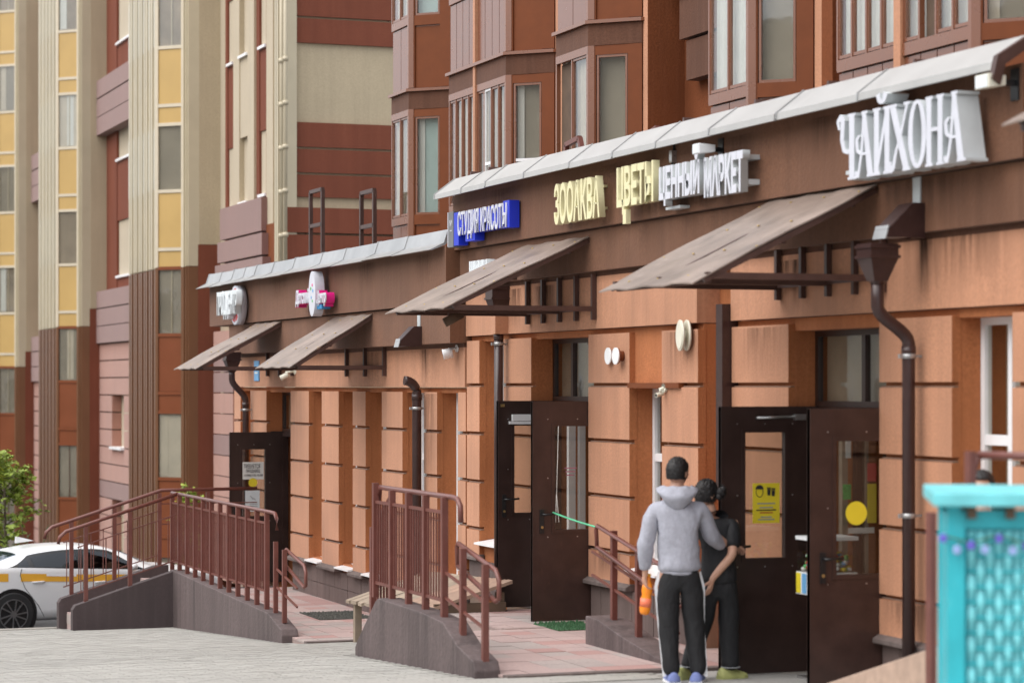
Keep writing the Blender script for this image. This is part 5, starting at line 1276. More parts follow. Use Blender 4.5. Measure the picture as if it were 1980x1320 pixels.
# mats
def mat_(label, u0, u1, v0, v1, z, m, cat, h=.018):
    b = MB(); n = int((u1 - u0) / .035); k = int((v1 - v0) / .035)
    b.box(u0, u1, v0, v1, z + .002, z + .008)
    for i in range(n):
        for j in range(k):
            x, y = u0 + (u1 - u0) * (i + R.random()) / n, v0 + (v1 - v0) * (j + R.random()) / k; r = .012
            b.add([(x - r, y - r, z + .007), (x + r, y - r, z + .007), (x + r, y + r, z + .007), (x - r, y + r, z + .007), (x + R.uniform(-r, r), y + R.uniform(-r, r), z + h + R.uniform(0, .012))], [(0, 1, 4), (1, 2, 4), (2, 3, 4), (3, 0, 4)])
    tag(b.build('door_mat', m), label, cat)
mat_('green artificial turf mat at the foot of the middle entrance door', 22.05, 22.75, .12, .62, 0, 'turf', 'mat', .03)
mat_('dark rubber door mat on the farther tiled landing', 29.9, 30.9, .15, .85, -.6, 'mat_dark', 'mat')
# green rope from the door handle to the handrail
h0 = atu(1068, 990, 22.78); p = [(22.76, h0[0], h0[1])]; e = (20.86, .69, 1.08)
for k in range(1, 9): f = k / 8; p.append((22.76 + (e[0] - 22.76) * f, h0[0] + (e[1] - h0[0]) * f, h0[1] + (e[2] - h0[1]) * f - .008 * math.sin(math.pi * f)))
tag(MB().tube(p, .009, 6).build('rope', 'rope_green'), 'green rope stretched from the door handle to the handrail', 'rope')

# ------------------------------------------------------------------ notices on the doors
def vz(x, y, u): return atu(x, y, u)
def notice(label, u, x0, x1, y0, y1, m, cat='notice', round_=False):
    (va, za), (vb, zb) = vz(x0, y0, u), vz(x1, y1, u)
    t = thing('notice', label, cat, (u, (va + vb) / 2, zb))
    if round_:
        r = (za - zb) / 2; MB().disc((u - .004, (va + vb) / 2, (za + zb) / 2), 0, r, .003, 28).build('disc', m, t)
    else: part('sheet', m, t, u - .004, u - .0015, min(va, vb), max(va, vb), zb, za)
    return t, va, vb, za, zb
du = 35.97 - .030
t, va, vb, za, zb = notice('white paper notice with bold lines of writing on the farthest door', du, 469, 510, 893, 926, 'paper')
H = za - zb; W = va - vb
text_front('ТРЕБУЕТСЯ', va - .06 * W, vb + .18 * W, za - .36 * H, za - .12 * H, du - .0045, 'ink', t, 'lettering', .012)
text_front('ПРОДАВЕЦ', va - .16 * W, vb + .18 * W, za - .64 * H, za - .42 * H, du - .0045, 'ink', t, 'lettering', .012)
text_front('+7(985)132-18-88', va - .05 * W, vb + .05 * W, za - .86 * H, za - .70 * H, du - .0045, 'ink', t, 'lettering', .006)
notice('round yellow sticker between the two papers on the farthest door', du - .006, 479, 499, 924, 941, 'yellow', 'sticker', True)
t, va, vb, za, zb = notice('pale blue paper notice with a faint drawing, lowest on the farthest door', du, 474, 502, 948, 988, 'paper_blue')
H = za - zb; W = va - vb
MB().obox((du - .005, va - .35 * W, za - .25 * H), (du - .005, va - .55 * W, za - .42 * H), .004, .012).obox((du - .005, va - .55 * W, za - .36 * H), (du - .005, va - .72 * W, za - .46 * H), .004, .01).build('drawing', 'ink_grey', t)
for k in range(3): part('text_line', 'ink_grey', t, du - .0055, du - .0042, vb + .15 * W, va - (.2 + .1 * (k == 0)) * W, za - (.66 + .1 * k) * H, za - (.63 + .1 * k) * H)
du = 18.27 - .030
t, va, vb, za, zb = notice('yellow paper notice with a masked face and gloves on the nearest open door', du, 1455, 1507, 934, 1010, 'yellow')
H = za - zb; W = va - vb
cx, cz = va - .25 * W, za - .21 * H
fc = MB()
for k in range(16):
    a0, a1 = 2 * math.pi * k / 16, 2 * math.pi * (k + 1) / 16
    fc.prism([(cx + .030 * math.cos(a0), cz + .042 * math.sin(a0)), (cx + .035 * math.cos(a0), cz + .048 * math.sin(a0)), (cx + .035 * math.cos(a1), cz + .048 * math.sin(a1)), (cx + .030 * math.cos(a1), cz + .042 * math.sin(a1))], 0, du - .0065, du - .0042)
fc.prism([(cx + .037 * math.cos(a * math.pi / 8), cz + .02 + .036 * math.sin(a * math.pi / 8)) for a in range(9)], 0, du - .0068, du - .0043)
fc.build('face_mark', 'ink', t)
gv = MB()
for (dx, dz) in ((-.02, 0), (.02, .005)):
    bx, bz = va - .68 * W + dx, za - .22 * H + dz
    gv.prism([(bx - .013, bz - .035), (bx + .013, bz - .035), (bx + .015, bz + .005), (bx - .015, bz + .005)], 0, du - .0066, du - .0042)
    for f in range(4): gv.prism([(bx - .015 + .0078 * f, bz + .004), (bx - .009 + .0078 * f, bz + .004), (bx - .012 + .0095 * f, bz + .034), (bx - .017 + .0095 * f, bz + .034)], 0, du - .0067, du - .0043)
gv.build('glove_mark', 'ink', t)
for k, (w_, m_) in enumerate(((.66, 'ink_grey'), (.5, 'ink_grey'), (.72, 'ink'), (.48, 'ink_red'), (.42, 'ink_grey'), (.6, 'ink_grey'))):
    zz = za - (.50, .60, .665, .73, .84, .90)[k] * H; part('text_line', m_, t, du - .0055, du - .0042, (va + vb) / 2 - w_ * W / 2, (va + vb) / 2 + w_ * W / 2, zz - .008, zz + .002)
notice('large round yellow sticker on the glass of the half open near door', 16.76 - .030, 1636, 1675, 969, 1014, 'yellow', 'sticker', True)
t, va, vb, za, zb = notice('small transparent sticker with pink writing on the middle entrance door', 22.85 - .030, 1084, 1120, 898, 926, 'ink_pink'); bpy.data.objects.remove([c for c in t.children][0])
for k in range(3): part('text_line', 'ink_pink', t, 22.815, 22.8165, vb + .03 + .015 * k, va - .04 - .01 * k, za - .03 - .035 * k - .011, za - .03 - .035 * k)
# coloured stickers on the shut glass leaf of the farthest door
for lab, m, z0, z1 in (('red sticker on the shut glass leaf of the farthest door', 'sign_red', .13, .45), ('green sticker on the shut glass leaf of the farthest door', 'candy_green', -.02, .10), ('light blue poster low on the shut glass leaf of the farthest door', 'notice_blue', -.5, -.08)):
    tag(MB().box(34.60, 34.84, -.262, -.256, z0, z1).build('sticker', m), lab, 'sticker')
# sweets dispenser inside the near entrance
t = thing('sweets_dispenser', 'clear tub of coloured sweets on a striped stand inside the nearest doors', 'sweets tub', (17.45, -.12, 0))
u, v = 17.55, .03
MB().box(u - .02, u + .02, v - .02, v + .02, 0, .71).box(u - .18, u + .18, v - .18, v + .18, .0, .04).build('stand', 'steel', t)
MB().box(u - .15, u + .15, v - .20, v + .20, .71, .89).build('base', 'lamp_white', t)
for k, m in enumerate(('car_stripe', 'notice_blue', 'yellow')): piece('stripe', m, t, u - .155, u - .15, v + .12 - .16 * k, v + .19 - .16 * k, .73, .87); piece('stripe', m, t, u - .13 + .10 * k, u - .06 + .10 * k, v + .20, v + .206, .72, .88)
MB().box(u - .14, u + .14, v - .19, v + .19, .89, 1.15).build('tub', 'glass_clear', t)
MB().box(u - .155, u + .155, v - .205, v + .205, 1.15, 1.18).build('lid', 'lamp_white', t)
for m in ('candy_red', 'yellow', 'candy_green', 'paper', 'notice_blue'):
    q = MB()
    for k in range(34): q.ball((u + R.uniform(-.12, .12), v + R.uniform(-.17, .17), .91 + R.random() ** 1.6 * .12), .024, (1, 1, .8), 6, 4)
    o = q.build('sweets', m, t); o['kind'] = 'stuff'
# ------------------------------------------------------------------ people
def skin_mesh(J, E, root, sub=2, T=None, smooth=True):
    names = list(J); idx = {n: i for i, n in enumerate(names)}
    me = bpy.data.meshes.new('s'); me.from_pydata([J[n][0] for n in names], [(idx[a], idx[b]) for a, b in E], [])
    o = bpy.data.objects.new('s', me); COL.objects.link(o)
    sk = o.modifiers.new('Skin', 'SKIN'); sk.use_smooth_shade = True; sk.branch_smoothing = 0.6
    for n in names:
        r = J[n][1]; r = r if isinstance(r, tuple) else (r, r)
        d = me.skin_vertices[0].data[idx[n]]; d.radius = r; d.use_root = (n == root)
    sb = o.modifiers.new('Sub', 'SUBSURF'); sb.levels = sub; sb.render_levels = sub
    bpy.context.view_layer.update()
    res = bpy.data.meshes.new_from_object(o.evaluated_get(bpy.context.evaluated_depsgraph_get()))
    bpy.data.objects.remove(o)
    if T is not None: res.transform(T)
    for p in res.polygons: p.use_smooth = True
    return res
def to_obj(name, me, mat, parent):
    me.materials.clear(); me.materials.append(M(mat)); o = bpy.data.objects.new(name, me); COL.objects.link(o); o.parent = parent; return o
def join(meshes):
    bm = bmesh.new()
    for m in meshes: bm.from_mesh(m)
    me = bpy.data.meshes.new('j'); bm.to_mesh(me); bm.free(); return me
def facing(deg):      # local axes: x to the photo's right, y away from the camera, turned by deg (positive = to the left)
    base = Matrix((( -SA, CA, 0), (-CA, -SA, 0), (0, 0, 1)))
    return base
def loc(B): 
    m = facing(0).to_4x4(); return m
def head_mesh(c, yaw, r=0.098, tilt=0.0):
    """head with brow, nose, mouth, chin and ears; looks along +y before yaw (degrees to the right)"""
    vs = []; fs = []; n, m = 20, 16
    for i in range(m + 1):
        th = math.pi * i / m
        for k in range(n):
            ph = 2 * math.pi * k / n
            x, y, z = math.sin(th) * math.cos(ph), math.sin(th) * math.sin(ph), math.cos(th)
            sx, sy, sz = .80, .96, 1.18
            if z < 0: sx *= 1 - .30 * (-z) ** 1.5; sy *= 1 - .16 * (-z)
            if y > .55 and -.42 < z < .12: y += .05 * (1 - abs(x) * 2.2) if abs(x) < .45 else 0
            if y > .8 and abs(x) < .22 and -.34 < z < .02: y += .19 * (1 - abs(z + .22) * 2.4)        # nose
            if y > .6 and .0 < z < .16 and abs(abs(x) - .33) < .15: y -= .05                           # eye sockets
            if y > .6 and -.62 < z < -.5: y += .035                                                    # lips
            if y > .5 and z < -.78: y += .07                                                           # chin
            if y < -.3 and z < -.5: y *= .78
            vs.append(Vector((x * sx * r, y * sy * r, z * sz * r)))
    for i in range(m):
        for k in range(n): fs.append((i * n + k, (i + 1) * n + k, (i + 1) * n + (k + 1) % n, i * n + (k + 1) % n))
    b = MB(); b.add(vs, fs, True)
    for s in (-1, 1):
        b.ball((s * .80 * r, -.05 * r, -.08 * r), .32 * r, (.34, .62, 1.0), 10, 8); b.ball((s * .86 * r, .02 * r, -.02 * r), .2 * r, (.3, .5, .9), 8, 6)
    me = b.mesh('h', recalc=True)
    me.transform(Matrix.Translation(Vector(c)) @ Matrix.Rotation(math.radians(-yaw), 4, 'Z') @ Matrix.Rotation(math.radians(tilt), 4, 'X')); return me
def hair_mesh(c, yaw, r, front=0.35, low=-0.45, puff=1.07, top=1.0, rough=0.006):
    vs = []; fs = []; n, m = 64, 40
    for i in range(m + 1):
        th = math.pi * .66 * i / m
        for k in range(n):
            ph = 2 * math.pi * k / n
            x, y, z = math.sin(th) * math.cos(ph), math.sin(th) * math.sin(ph), math.cos(th)
            lim = low if y < .15 else (low + (front - low) * min(1, (y - .15) / .45))
            zz = max(z, lim); q = puff if zz > lim else .97
            zz = zz ** .82 if zz > 0 else zz; hs = 1 + .10 * max(0, z)
            j = R.uniform(-rough, rough) + rough * .9 * math.sin(x * 23 + z * 17) * math.sin(y * 19 - z * 11)
            vs.append(Vector((x * .82 * r * q * hs, y * .98 * r * q * hs - .004, (zz * 1.18 * top if zz > 0 else zz * 1.18) * r * (q if zz > 0 else 1))) * (1 + j / r * .6))
    for i in range(m):
        for k in range(n): fs.append((i * n + k, (i + 1) * n + k, (i + 1) * n + (k + 1) % n, i * n + (k + 1) % n))
    b = MB(); b.add(vs, fs, True); me = b.mesh('hr')
    me.transform(Matrix.Translation(Vector(c)) @ Matrix.Rotation(math.radians(-yaw), 4, 'Z')); return me
def strands(c, yaw, r, n, L, low, down, seed, top=1.0):
    rr = random.Random(seed); b = MB()
    for k in range(n):
        z = rr.uniform(low, 1); a = rr.uniform(0, 6.283); q = math.sqrt(max(0, 1 - z * z))
        x, y = q * math.cos(a), q * math.sin(a)
        if y > .45 and z < .45: continue
        p = Vector((x * .86 * r, y * 1.0 * r, z * 1.2 * r * top)); nrm = Vector((x, y, z)).normalized(); w_ = Vector((-y, x, 0)).normalized() * .0022
        d = (nrm * (1 - down) + Vector((rr.uniform(-.4, .4), rr.uniform(-.4, .4), -down + rr.uniform(-.3, .3)))).normalized() * L * rr.uniform(.5, 1.2)
        b.add([tuple(p - w_), tuple(p + w_), tuple(p + d + nrm * .003)], [(0, 1, 2)])
    me = b.mesh('strands'); me.transform(Matrix.Translation(Vector(c)) @ Matrix.Rotation(math.radians(-yaw), 4, 'Z')); return me
def hand_chain(J, E, wrist, dirv, palm_n, side, curl=0.5, s=1.0):
    """palm plus five unequal bent fingers; dirv = along the hand, palm_n = out of the palm"""
    d = Vector(dirv).normalized(); n = Vector(palm_n).normalized(); x = d.cross(n).normalized() * side
    w = Vector(J[wrist][0]); pal = w + d * .055 * s
    J['palm'] = (tuple(pal), (.036 * s, .018 * s)); E.append((wrist, 'palm'))
    for k, (ox, L) in enumerate(((-.030, .066), (-.010, .078), (.011, .073), (.030, .056))):
        k0 = pal + d * .035 * s + x * ox * s
        p = [k0]; ang = 0.15 * curl
        for q in range(3):
            ang += curl * .75; p.append(p[-1] + (d * math.cos(ang) + n * math.sin(ang)) * L * s * (.45, .33, .26)[q])
        prev = 'palm'
        for q, pt in enumerate(p):
            nm = f'f{k}{q}'; J[nm] = (tuple(pt), (.0098 - .0012 * q) * s); E.append((prev, nm)); prev = nm
    t0 = w + d * .030 * s - x * .036 * s; t1 = t0 + (d * .6 - x * .5 + n * .5) * .034 * s; t2 = t1 + (d * .8 + n * .6) * .030 * s
    J['t0'] = (tuple(t0), .013 * s); J['t1'] = (tuple(t1), .011 * s); J['t2'] = (tuple(t2), .009 * s)
    E += [('palm', 't0'), ('t0', 't1'), ('t1', 't2')]
def shoe(parent, name, c, yaw, mat, L=.29, sole='cloth_white', holes=False):
    b = MB(); prof = [(-.5, .42, .75), (-.42, .5, .95), (-.15, .46, .98), (.1, .44, .72), (.3, .47, .5), (.45, .36, .36), (.52, .15, .25)]
    n = 10; vs = []; fs = []
    for (f, w_, h) in prof:
        for k in range(n):
            a = math.pi * k / (n - 1); vs.append((w_ * .105 * math.cos(a) * 2 * .5, f * L, .022 + h * .085 * math.sin(a)))
    for i in range(len(prof) - 1):
        for k in range(n - 1): fs.append((i * n + k, i * n + k + 1, (i + 1) * n + k + 1, (i + 1) * n + k))
    fs.append(tuple(range(n))); fs.append(tuple(range((len(prof) - 1) * n, len(prof) * n)))
    b.add(vs, fs, True); me = b.mesh(name)
    Tm = Matrix.Translation(Vector(c)) @ Matrix.Rotation(math.radians(-yaw), 4, 'Z'); me.transform(Tm)
    o = to_obj(name, me, mat, parent)
    q = MB(); pts = [(.05, -.5 * L), (.055, -.2 * L), (.045, .05 * L), (.052, .3 * L), (.03, .5 * L), (-.03, .5 * L), (-.052, .3 * L), (-.045, .05 * L), (-.055, -.2 * L), (-.05, -.5 * L)]
    q.prism(pts, 2, 0.0, .03); m2 = q.mesh('sole'); m2.transform(Tm); so = to_obj('sole', m2, sole, o); return o
def person_root(label, B, rot=0.0):
    t = thing('person', label, 'person', B)
    m = Matrix(((-SA, CA, 0), (-CA, -SA, 0), (0, 0, 1))) @ Matrix.Rotation(math.radians(rot), 3, 'Z')
    t.rotation_euler = m.to_euler(); return t

# --- the tall person in the grey hoodie (seen from behind, right hand on the door handle)
bx, by = atz(1314, 1321, 0.0)
man = person_root('person in a pale grey hoodie and black track trousers, holding the door handle', (bx, by, 0.0))
hipz = .95
J = {'pelvis': ((0, 0, .96), (.15, .10)), 'waist': ((-.01, 0, 1.10), (.145, .10)), 'chest': ((-.02, 0, 1.32), (.165, .11)), 'neckb': ((-.03, .0, 1.50), (.07, .065)), 'neck': ((-.02, .01, 1.57), (.055, .055)), 'headb': ((-.018, .02, 1.64), (.06, .07)),
     'lsh': ((-.20, 0, 1.43), .065), 'lel': ((-.265, -.01, 1.13), .045), 'lwr': ((-.275, .05, .88), (.030, .026)),
     'rsh': ((.17, 0, 1.43), .065), 'rel': ((.265, .09, 1.20), .045), 'rwr': ((.435, .27, 1.085), (.032, .028)),
     'lhip': ((-.10, 0, .90), .10), 'lkn': ((-.085, .02, .50), .06), 'lan': ((-.06, -.02, .09), .042),
     'rhip': ((.10, 0, .90), .10), 'rkn': ((.115, .03, .50), .06), 'ran': ((.15, -.01, .09), .042)}
E_ = [('pelvis', 'waist'), ('waist', 'chest'), ('chest', 'neckb'), ('neckb', 'neck'), ('neck', 'headb'), ('chest', 'lsh'), ('lsh', 'lel'), ('lel', 'lwr'), ('chest', 'rsh'), ('rsh', 'rel'), ('rel', 'rwr'),
      ('pelvis', 'lhip'), ('lhip', 'lkn'), ('lkn', 'lan'), ('pelvis', 'rhip'), ('rhip', 'rkn'), ('rkn', 'ran')]
J1_, E1_ = dict(J), list(E_); hand_chain(J1_, E1_, 'lwr', (-.02, .10, -1), (.9, .3, 0), 1, .75)
Jr = {'rw0': (J['rel'][0], .04), 'rwr': J['rwr']}; Er = [('rw0', 'rwr')]; hand_chain(Jr, Er, 'rwr', (.75, .6, -.10), (.3, -.1, -.95), 1, .9)
hc = (-.012, .03, 1.695)
body = join([skin_mesh(J1_, E1_, 'pelvis'), skin_mesh(Jr, Er, 'rw0'), head_mesh(hc, 38, .100)])
to_obj('body', body, 'skin', man)
to_obj('hair', hair_mesh(hc, 38, .100, .45, -.42, 1.06, 1.04), 'hair', man)
o = to_obj('hair_strands', strands(hc, 38, .103, 1500, .014, -.32, .35, 21), 'hair', man); o['kind'] = 'stuff'
# hoodie
H = {'hem': ((0, 0, .885), (.190, .145)), 'hem2': ((0, 0, .95), (.203, .158)), 'waist': ((-.01, 0, 1.12), (.198, .152)), 'chest': ((-.02, .0, 1.34), (.206, .15)), 'yoke': ((-.022, .0, 1.475), (.13, .105)), 'nk': ((-.022, .0, 1.535), (.085, .085)),
     'lsh': ((-.20, .0, 1.425), .092), 'lel': ((-.272, -.015, 1.14), .075), 'lcu': ((-.278, .04, .94), .058), 'lwr': ((-.277, .047, .905), .042),
     'rsh': ((.165, .0, 1.425), .092), 'rel': ((.265, .085, 1.19), .074), 'rcu': ((.345, .19, 1.115), .056), 'rwr': ((.378, .228, 1.10), .042)}
EH = [('hem', 'hem2'), ('hem2', 'waist'), ('waist', 'chest'), ('chest', 'yoke'), ('yoke', 'nk'), ('chest', 'lsh'), ('lsh', 'lel'), ('lel', 'lcu'), ('lcu', 'lwr'), ('chest', 'rsh'), ('rsh', 'rel'), ('rel', 'rcu'), ('rcu', 'rwr')]
hm = skin_mesh(H, EH, 'hem')
def folds(me, amp, sc):
    for v in me.vertices:
        p = v.co; nrm = v.normal
        f = math.sin(p.z * sc + math.sin(p.x * 19) * 1.6 + p.y * 8) * .6 + math.sin(p.x * sc * .8 + p.z * 14) * .4 + math.sin(p.z * sc * 2.3 + p.x * 31) * .3
        v.co = p + nrm * f * amp
folds(hm, .008, 24)
hood_obj = to_obj('hoodie', hm, 'cloth_grey', man)
hb = MB()      # folded hood lying on the back
vs = []; fs = []; n, m = 22, 12
for i in range(m + 1):
    f = i / m
    for k in range(n + 1):
        a = math.pi * (1.04 + .92 * (k / n) * 1.0) - math.pi * .0
        rx = .135 + .03 * math.sin(f * math.pi); ry = .105 + .055 * math.sin(f * math.pi)
        drop = .155 * f ** 1.25 * (math.sin(math.pi * k / n) ** .8); zz = 1.585 - .02 * f - drop
        out_ = 1 - .18 * (1 - f) if f < .5 else 1 - .25 * (f - .5)
        vs.append((-.022 + rx * out_ * math.cos(a), -.01 + ry * out_ * math.sin(a) - .012, zz + .004 * math.sin(k * .9 + f * 7)))
for i in range(m):
    for k in range(n): fs.append((i * (n + 1) + k, i * (n + 1) + k + 1, (i + 1) * (n + 1) + k + 1, (i + 1) * (n + 1) + k))
hb.add(vs, fs, True); hme = hb.mesh('hood'); o = to_obj('hood', hme, 'cloth_grey', man)
so = o.modifiers.new('thick', 'SOLIDIFY'); so.thickness = .022; so.offset = 0
tor = skin_mesh({'a': ((-.09, -.02, 1.56), .035), 'b': ((-.022, -.085, 1.535), .04), 'c': ((.05, -.02, 1.56), .035), 'd': ((.03, .06, 1.53), .03), 'e': ((-.07, .06, 1.53), .03)}, [('a', 'b'), ('b', 'c'), ('c', 'd'), ('d', 'e'), ('e', 'a')], 'b', 1)
to_obj('collar', tor, 'cloth_grey', man)
band_ = skin_mesh({'a': ((0, 0, .945), (.196, .150)), 'b': ((0, 0, .85), (.186, .142))}, [('a', 'b')], 'a', 2); to_obj('hem_band', band_, 'cloth_grey', man)
P = {'top': ((0, 0, 1.02), (.165, .12)), 'seat': ((0, -.015, .89), (.180, .14)), 'lh': ((-.095, 0, .80), .118), 'lk': ((-.088, .02, .48), .092), 'lc': ((-.07, -.01, .16), .075), 'la': ((-.062, -.02, .055), .070),
     'rh': ((.098, 0, .80), .118), 'rk': ((.118, .03, .48), .092), 'rc': ((.145, .0, .16), .075), 'ra': ((.152, -.01, .055), .070)}
pm = skin_mesh(P, [('top', 'seat'), ('seat', 'lh'), ('lh', 'lk'), ('lk', 'lc'), ('lc', 'la'), ('seat', 'rh'), ('rh', 'rk'), ('rk', 'rc'), ('rc', 'ra')], 'seat'); folds(pm, .005, 20)
to_obj('trousers', pm, 'cloth_black', man)
for s, pts in ((-1, [(-.160, .015, .90), (-.190, .01, .78), (-.164, .02, .48), (-.134, .0, .16), (-.124, -.01, .06)]), (1, [(.160, .015, .90), (.192, .01, .78), (.192, .03, .48), (.208, .0, .16), (.212, -.01, .06)])):
    b = MB()
    for p, q in zip(pts, pts[1:]): b.obox(p, q, .024, .030, (0, 1, 0))
    me = b.mesh('stripe'); to_obj('side_stripe', me, 'cloth_white', man)
shoe(man, 'shoe', (-.065, .04, 0), -8, 'cloth_blue'); shoe(man, 'shoe', (.155, .05, 0), 14, 'cloth_blue')
# --- orange drink bottle held in the left hand
Rm = Matrix(((-SA, CA, 0), (-CA, -SA, 0), (0, 0, 1)))
bw = Vector((bx, by, 0)) + Rm @ Vector((-.245, .085, .845))
t = thing('drink_bottle', 'orange drink bottle in the left hand of the person in the hoodie', 'bottle', tuple(bw))
dn = (Rm @ Vector((-.12, -.02, -1))).normalized()
pr = [(-.02, .017), (0, .017), (.02, .019), (.06, .042), (.105, .046), (.14, .037), (.17, .045), (.245, .045), (.275, .042), (.295, .032), (.30, .015)]
MB().tube([bw + dn * a for a, r in pr], [r for a, r in pr], 16).build('bottle', 'juice', t)
MB().tube([bw - dn * .035, bw - dn * .012], [.018, .018], 14).build('cap', 'juice_cap', t)
MB().tube([bw + dn * .165, bw + dn * .235], [.0465, .0465], 16).build('label_band', 'juice_label', t)

# --- the shorter person in black with a hair bun
bx2, by2 = 17.98, .83
wom = person_root('person in black with green clogs and a dark hair bun, at the open door', (bx2, by2, 0.0))
ox = 0.0
J = {'pelvis': ((.03, 0, .86), (.14, .11)), 'waist': ((.03, .02, 1.0), (.125, .10)), 'chest': ((.02, .05, 1.20), (.145, .11)), 'neckb': ((-.01, .07, 1.34), .06), 'neck': ((-.03, .08, 1.39), .045), 'headb': ((-.04, .09, 1.44), .05),
     'rsh': ((.15, .04, 1.28), .055), 'rel': ((.135, -.10, 1.02), .040), 'rfm': ((.04, -.13, .92), .035), 'rwr': ((-.035, -.15, .83), (.028, .022)),
     'lsh': ((-.14, .06, 1.28), .055), 'lel': ((-.18, .2, 1.08), .04), 'lwr': ((-.1, .36, 1.05), .028),
     'rhip': ((.11, 0, .82), .09), 'rkn': ((.11, .03, .45), .06), 'ran': ((.13, .0, .08), .045), 'lhip': ((-.05, 0, .82), .09), 'lkn': ((-.10, .06, .45), .06), 'lan': ((-.23, .04, .08), .045)}
E_ = [('pelvis', 'waist'), ('waist', 'chest'), ('chest', 'neckb'), ('neckb', 'neck'), ('neck', 'headb'), ('chest', 'rsh'), ('rsh', 'rel'), ('rel', 'rfm'), ('rfm', 'rwr'), ('chest', 'lsh'), ('lsh', 'lel'), ('lel', 'lwr'), ('pelvis', 'rhip'), ('rhip', 'rkn'), ('rkn', 'ran'), ('pelvis', 'lhip'), ('lhip', 'lkn'), ('lkn', 'lan')]
hand_chain(J, E_, 'rwr', (-.25, -.1, -1), (-.8, .5, 0), 1, .45, .95)
hc = (-.055, .11, 1.50)
to_obj('body', join([skin_mesh(J, E_, 'pelvis'), head_mesh(hc, 55, .094, -12)]), 'skin', wom)
hj = join([hair_mesh(hc, 55, .094, .42, -.62, 1.12, 1.06, .008), MB().ball((.058, .05, 1.525), .046, (1, 1, .9), 14, 10).ball((.072, .03, 1.55), .028).ball((.04, .03, 1.49), .03).mesh('bun')])
to_obj('hair', hj, 'hair', wom)
o = to_obj('hair_strands', join([strands(hc, 55, .101, 1100, .022, -.5, .75, 22), strands((.058, .05, 1.525), 0, .046, 400, .02, -.9, .2, 23)]), 'hair', wom); o['kind'] = 'stuff'
Tt = {'hem': ((.03, -.01, .74), (.178, .15)), 'hip': ((.03, 0, .86), (.168, .135)), 'waist': ((.03, .02, 1.0), (.155, .125)), 'chest': ((.02, .045, 1.19), (.168, .13)), 'yoke': ((-.0, .06, 1.31), (.12, .09)), 'nk': ((-.015, .07, 1.355), .07), 'rsh': ((.15, .035, 1.27), .08), 'rsl': ((.142, -.05, 1.12), .072), 'rse': ((.138, -.075, 1.07), .065),
      'lsh': ((-.14, .055, 1.27), .08), 'lsl': ((-.165, .14, 1.14), .07)}
tm = skin_mesh(Tt, [('hem', 'hip'), ('hip', 'waist'), ('waist', 'chest'), ('chest', 'yoke'), ('yoke', 'nk'), ('chest', 'rsh'), ('rsh', 'rsl'), ('rsl', 'rse'), ('chest', 'lsh'), ('lsh', 'lsl')], 'hem'); folds(tm, .005, 22)
to_obj('shirt', tm, 'cloth_black', wom)
P = {'top': ((.03, 0, .92), (.145, .115)), 'seat': ((.03, -.02, .80), (.165, .14)), 'rh': ((.115, 0, .70), .110), 'rk': ((.115, .03, .43), .088), 'rc': ((.125, .0, .14), .078), 'ra': ((.13, -.0, .075), .074),
     'lh': ((-.05, 0, .70), .110), 'lk': ((-.10, .06, .43), .088), 'lc': ((-.20, .045, .14), .078), 'la': ((-.225, .04, .075), .074)}
pm = skin_mesh(P, [('top', 'seat'), ('seat', 'rh'), ('rh', 'rk'), ('rk', 'rc'), ('rc', 'ra'), ('seat', 'lh'), ('lh', 'lk'), ('lk', 'lc'), ('lc', 'la')], 'seat'); folds(pm, .004, 18)
to_obj('trousers', pm, 'cloth_black', wom)
for (x, y) in ((.13, 0), (-.225, .04)):
    me = MB().tube([(x, y, .10), (x, y, .108)], .079, 16).mesh('piping'); to_obj('cuff_piping', me, 'ink_grey', wom)
shoe(wom, 'clog', (.15, .02, 0), 62, 'clog_green', .26, 'clog_green'); shoe(wom, 'clog', (-.235, .02, 0), 40, 'clog_green', .26, 'clog_green')
# --- third person, only the crown of the head shows above the kiosk
q = atd(1900, 909, 16.0); gzz = gz(q[0])
kid = person_root('dark haired person almost wholly hidden behind the turquoise kiosk, only the crown showing', (q[0], q[1], q[2] - 1.5))
J = {'pelvis': ((0, 0, .75), (.13, .10)), 'chest': ((0, 0, 1.08), (.14, .10)), 'neck': ((0, .01, 1.24), .045), 'headb': ((0, .02, 1.3), .05), 'lsh': ((-.15, 0, 1.13), .05), 'lel': ((-.2, .02, .9), .04), 'lwr': ((-.2, .1, .72), .028), 'rsh': ((.15, 0, 1.13), .05), 'rel': ((.2, .02, .9), .04), 'rwr': ((.2, .1, .72), .028),
     'lhip': ((-.08, 0, .7), .085), 'lkn': ((-.08, .02, .4), .06), 'lan': ((-.08, 0, .06), .045), 'rhip': ((.08, 0, .7), .085), 'rkn': ((.08, .02, .4), .06), 'ran': ((.08, 0, .06), .045)}
E_ = [('pelvis', 'chest'), ('chest', 'neck'), ('neck', 'headb'), ('chest', 'lsh'), ('lsh', 'lel'), ('lel', 'lwr'), ('chest', 'rsh'), ('rsh', 'rel'), ('rel', 'rwr'), ('pelvis', 'lhip'), ('lhip', 'lkn'), ('lkn', 'lan'), ('pelvis', 'rhip'), ('rhip', 'rkn'), ('rkn', 'ran')]
to_obj('body', join([skin_mesh(J, E_, 'pelvis'), head_mesh((0, .03, 1.38), -160, .094)]), 'skin', kid)
to_obj('hair', hair_mesh((0, .03, 1.38), -160, .094, .5, -.4, 1.1), 'hair', kid)
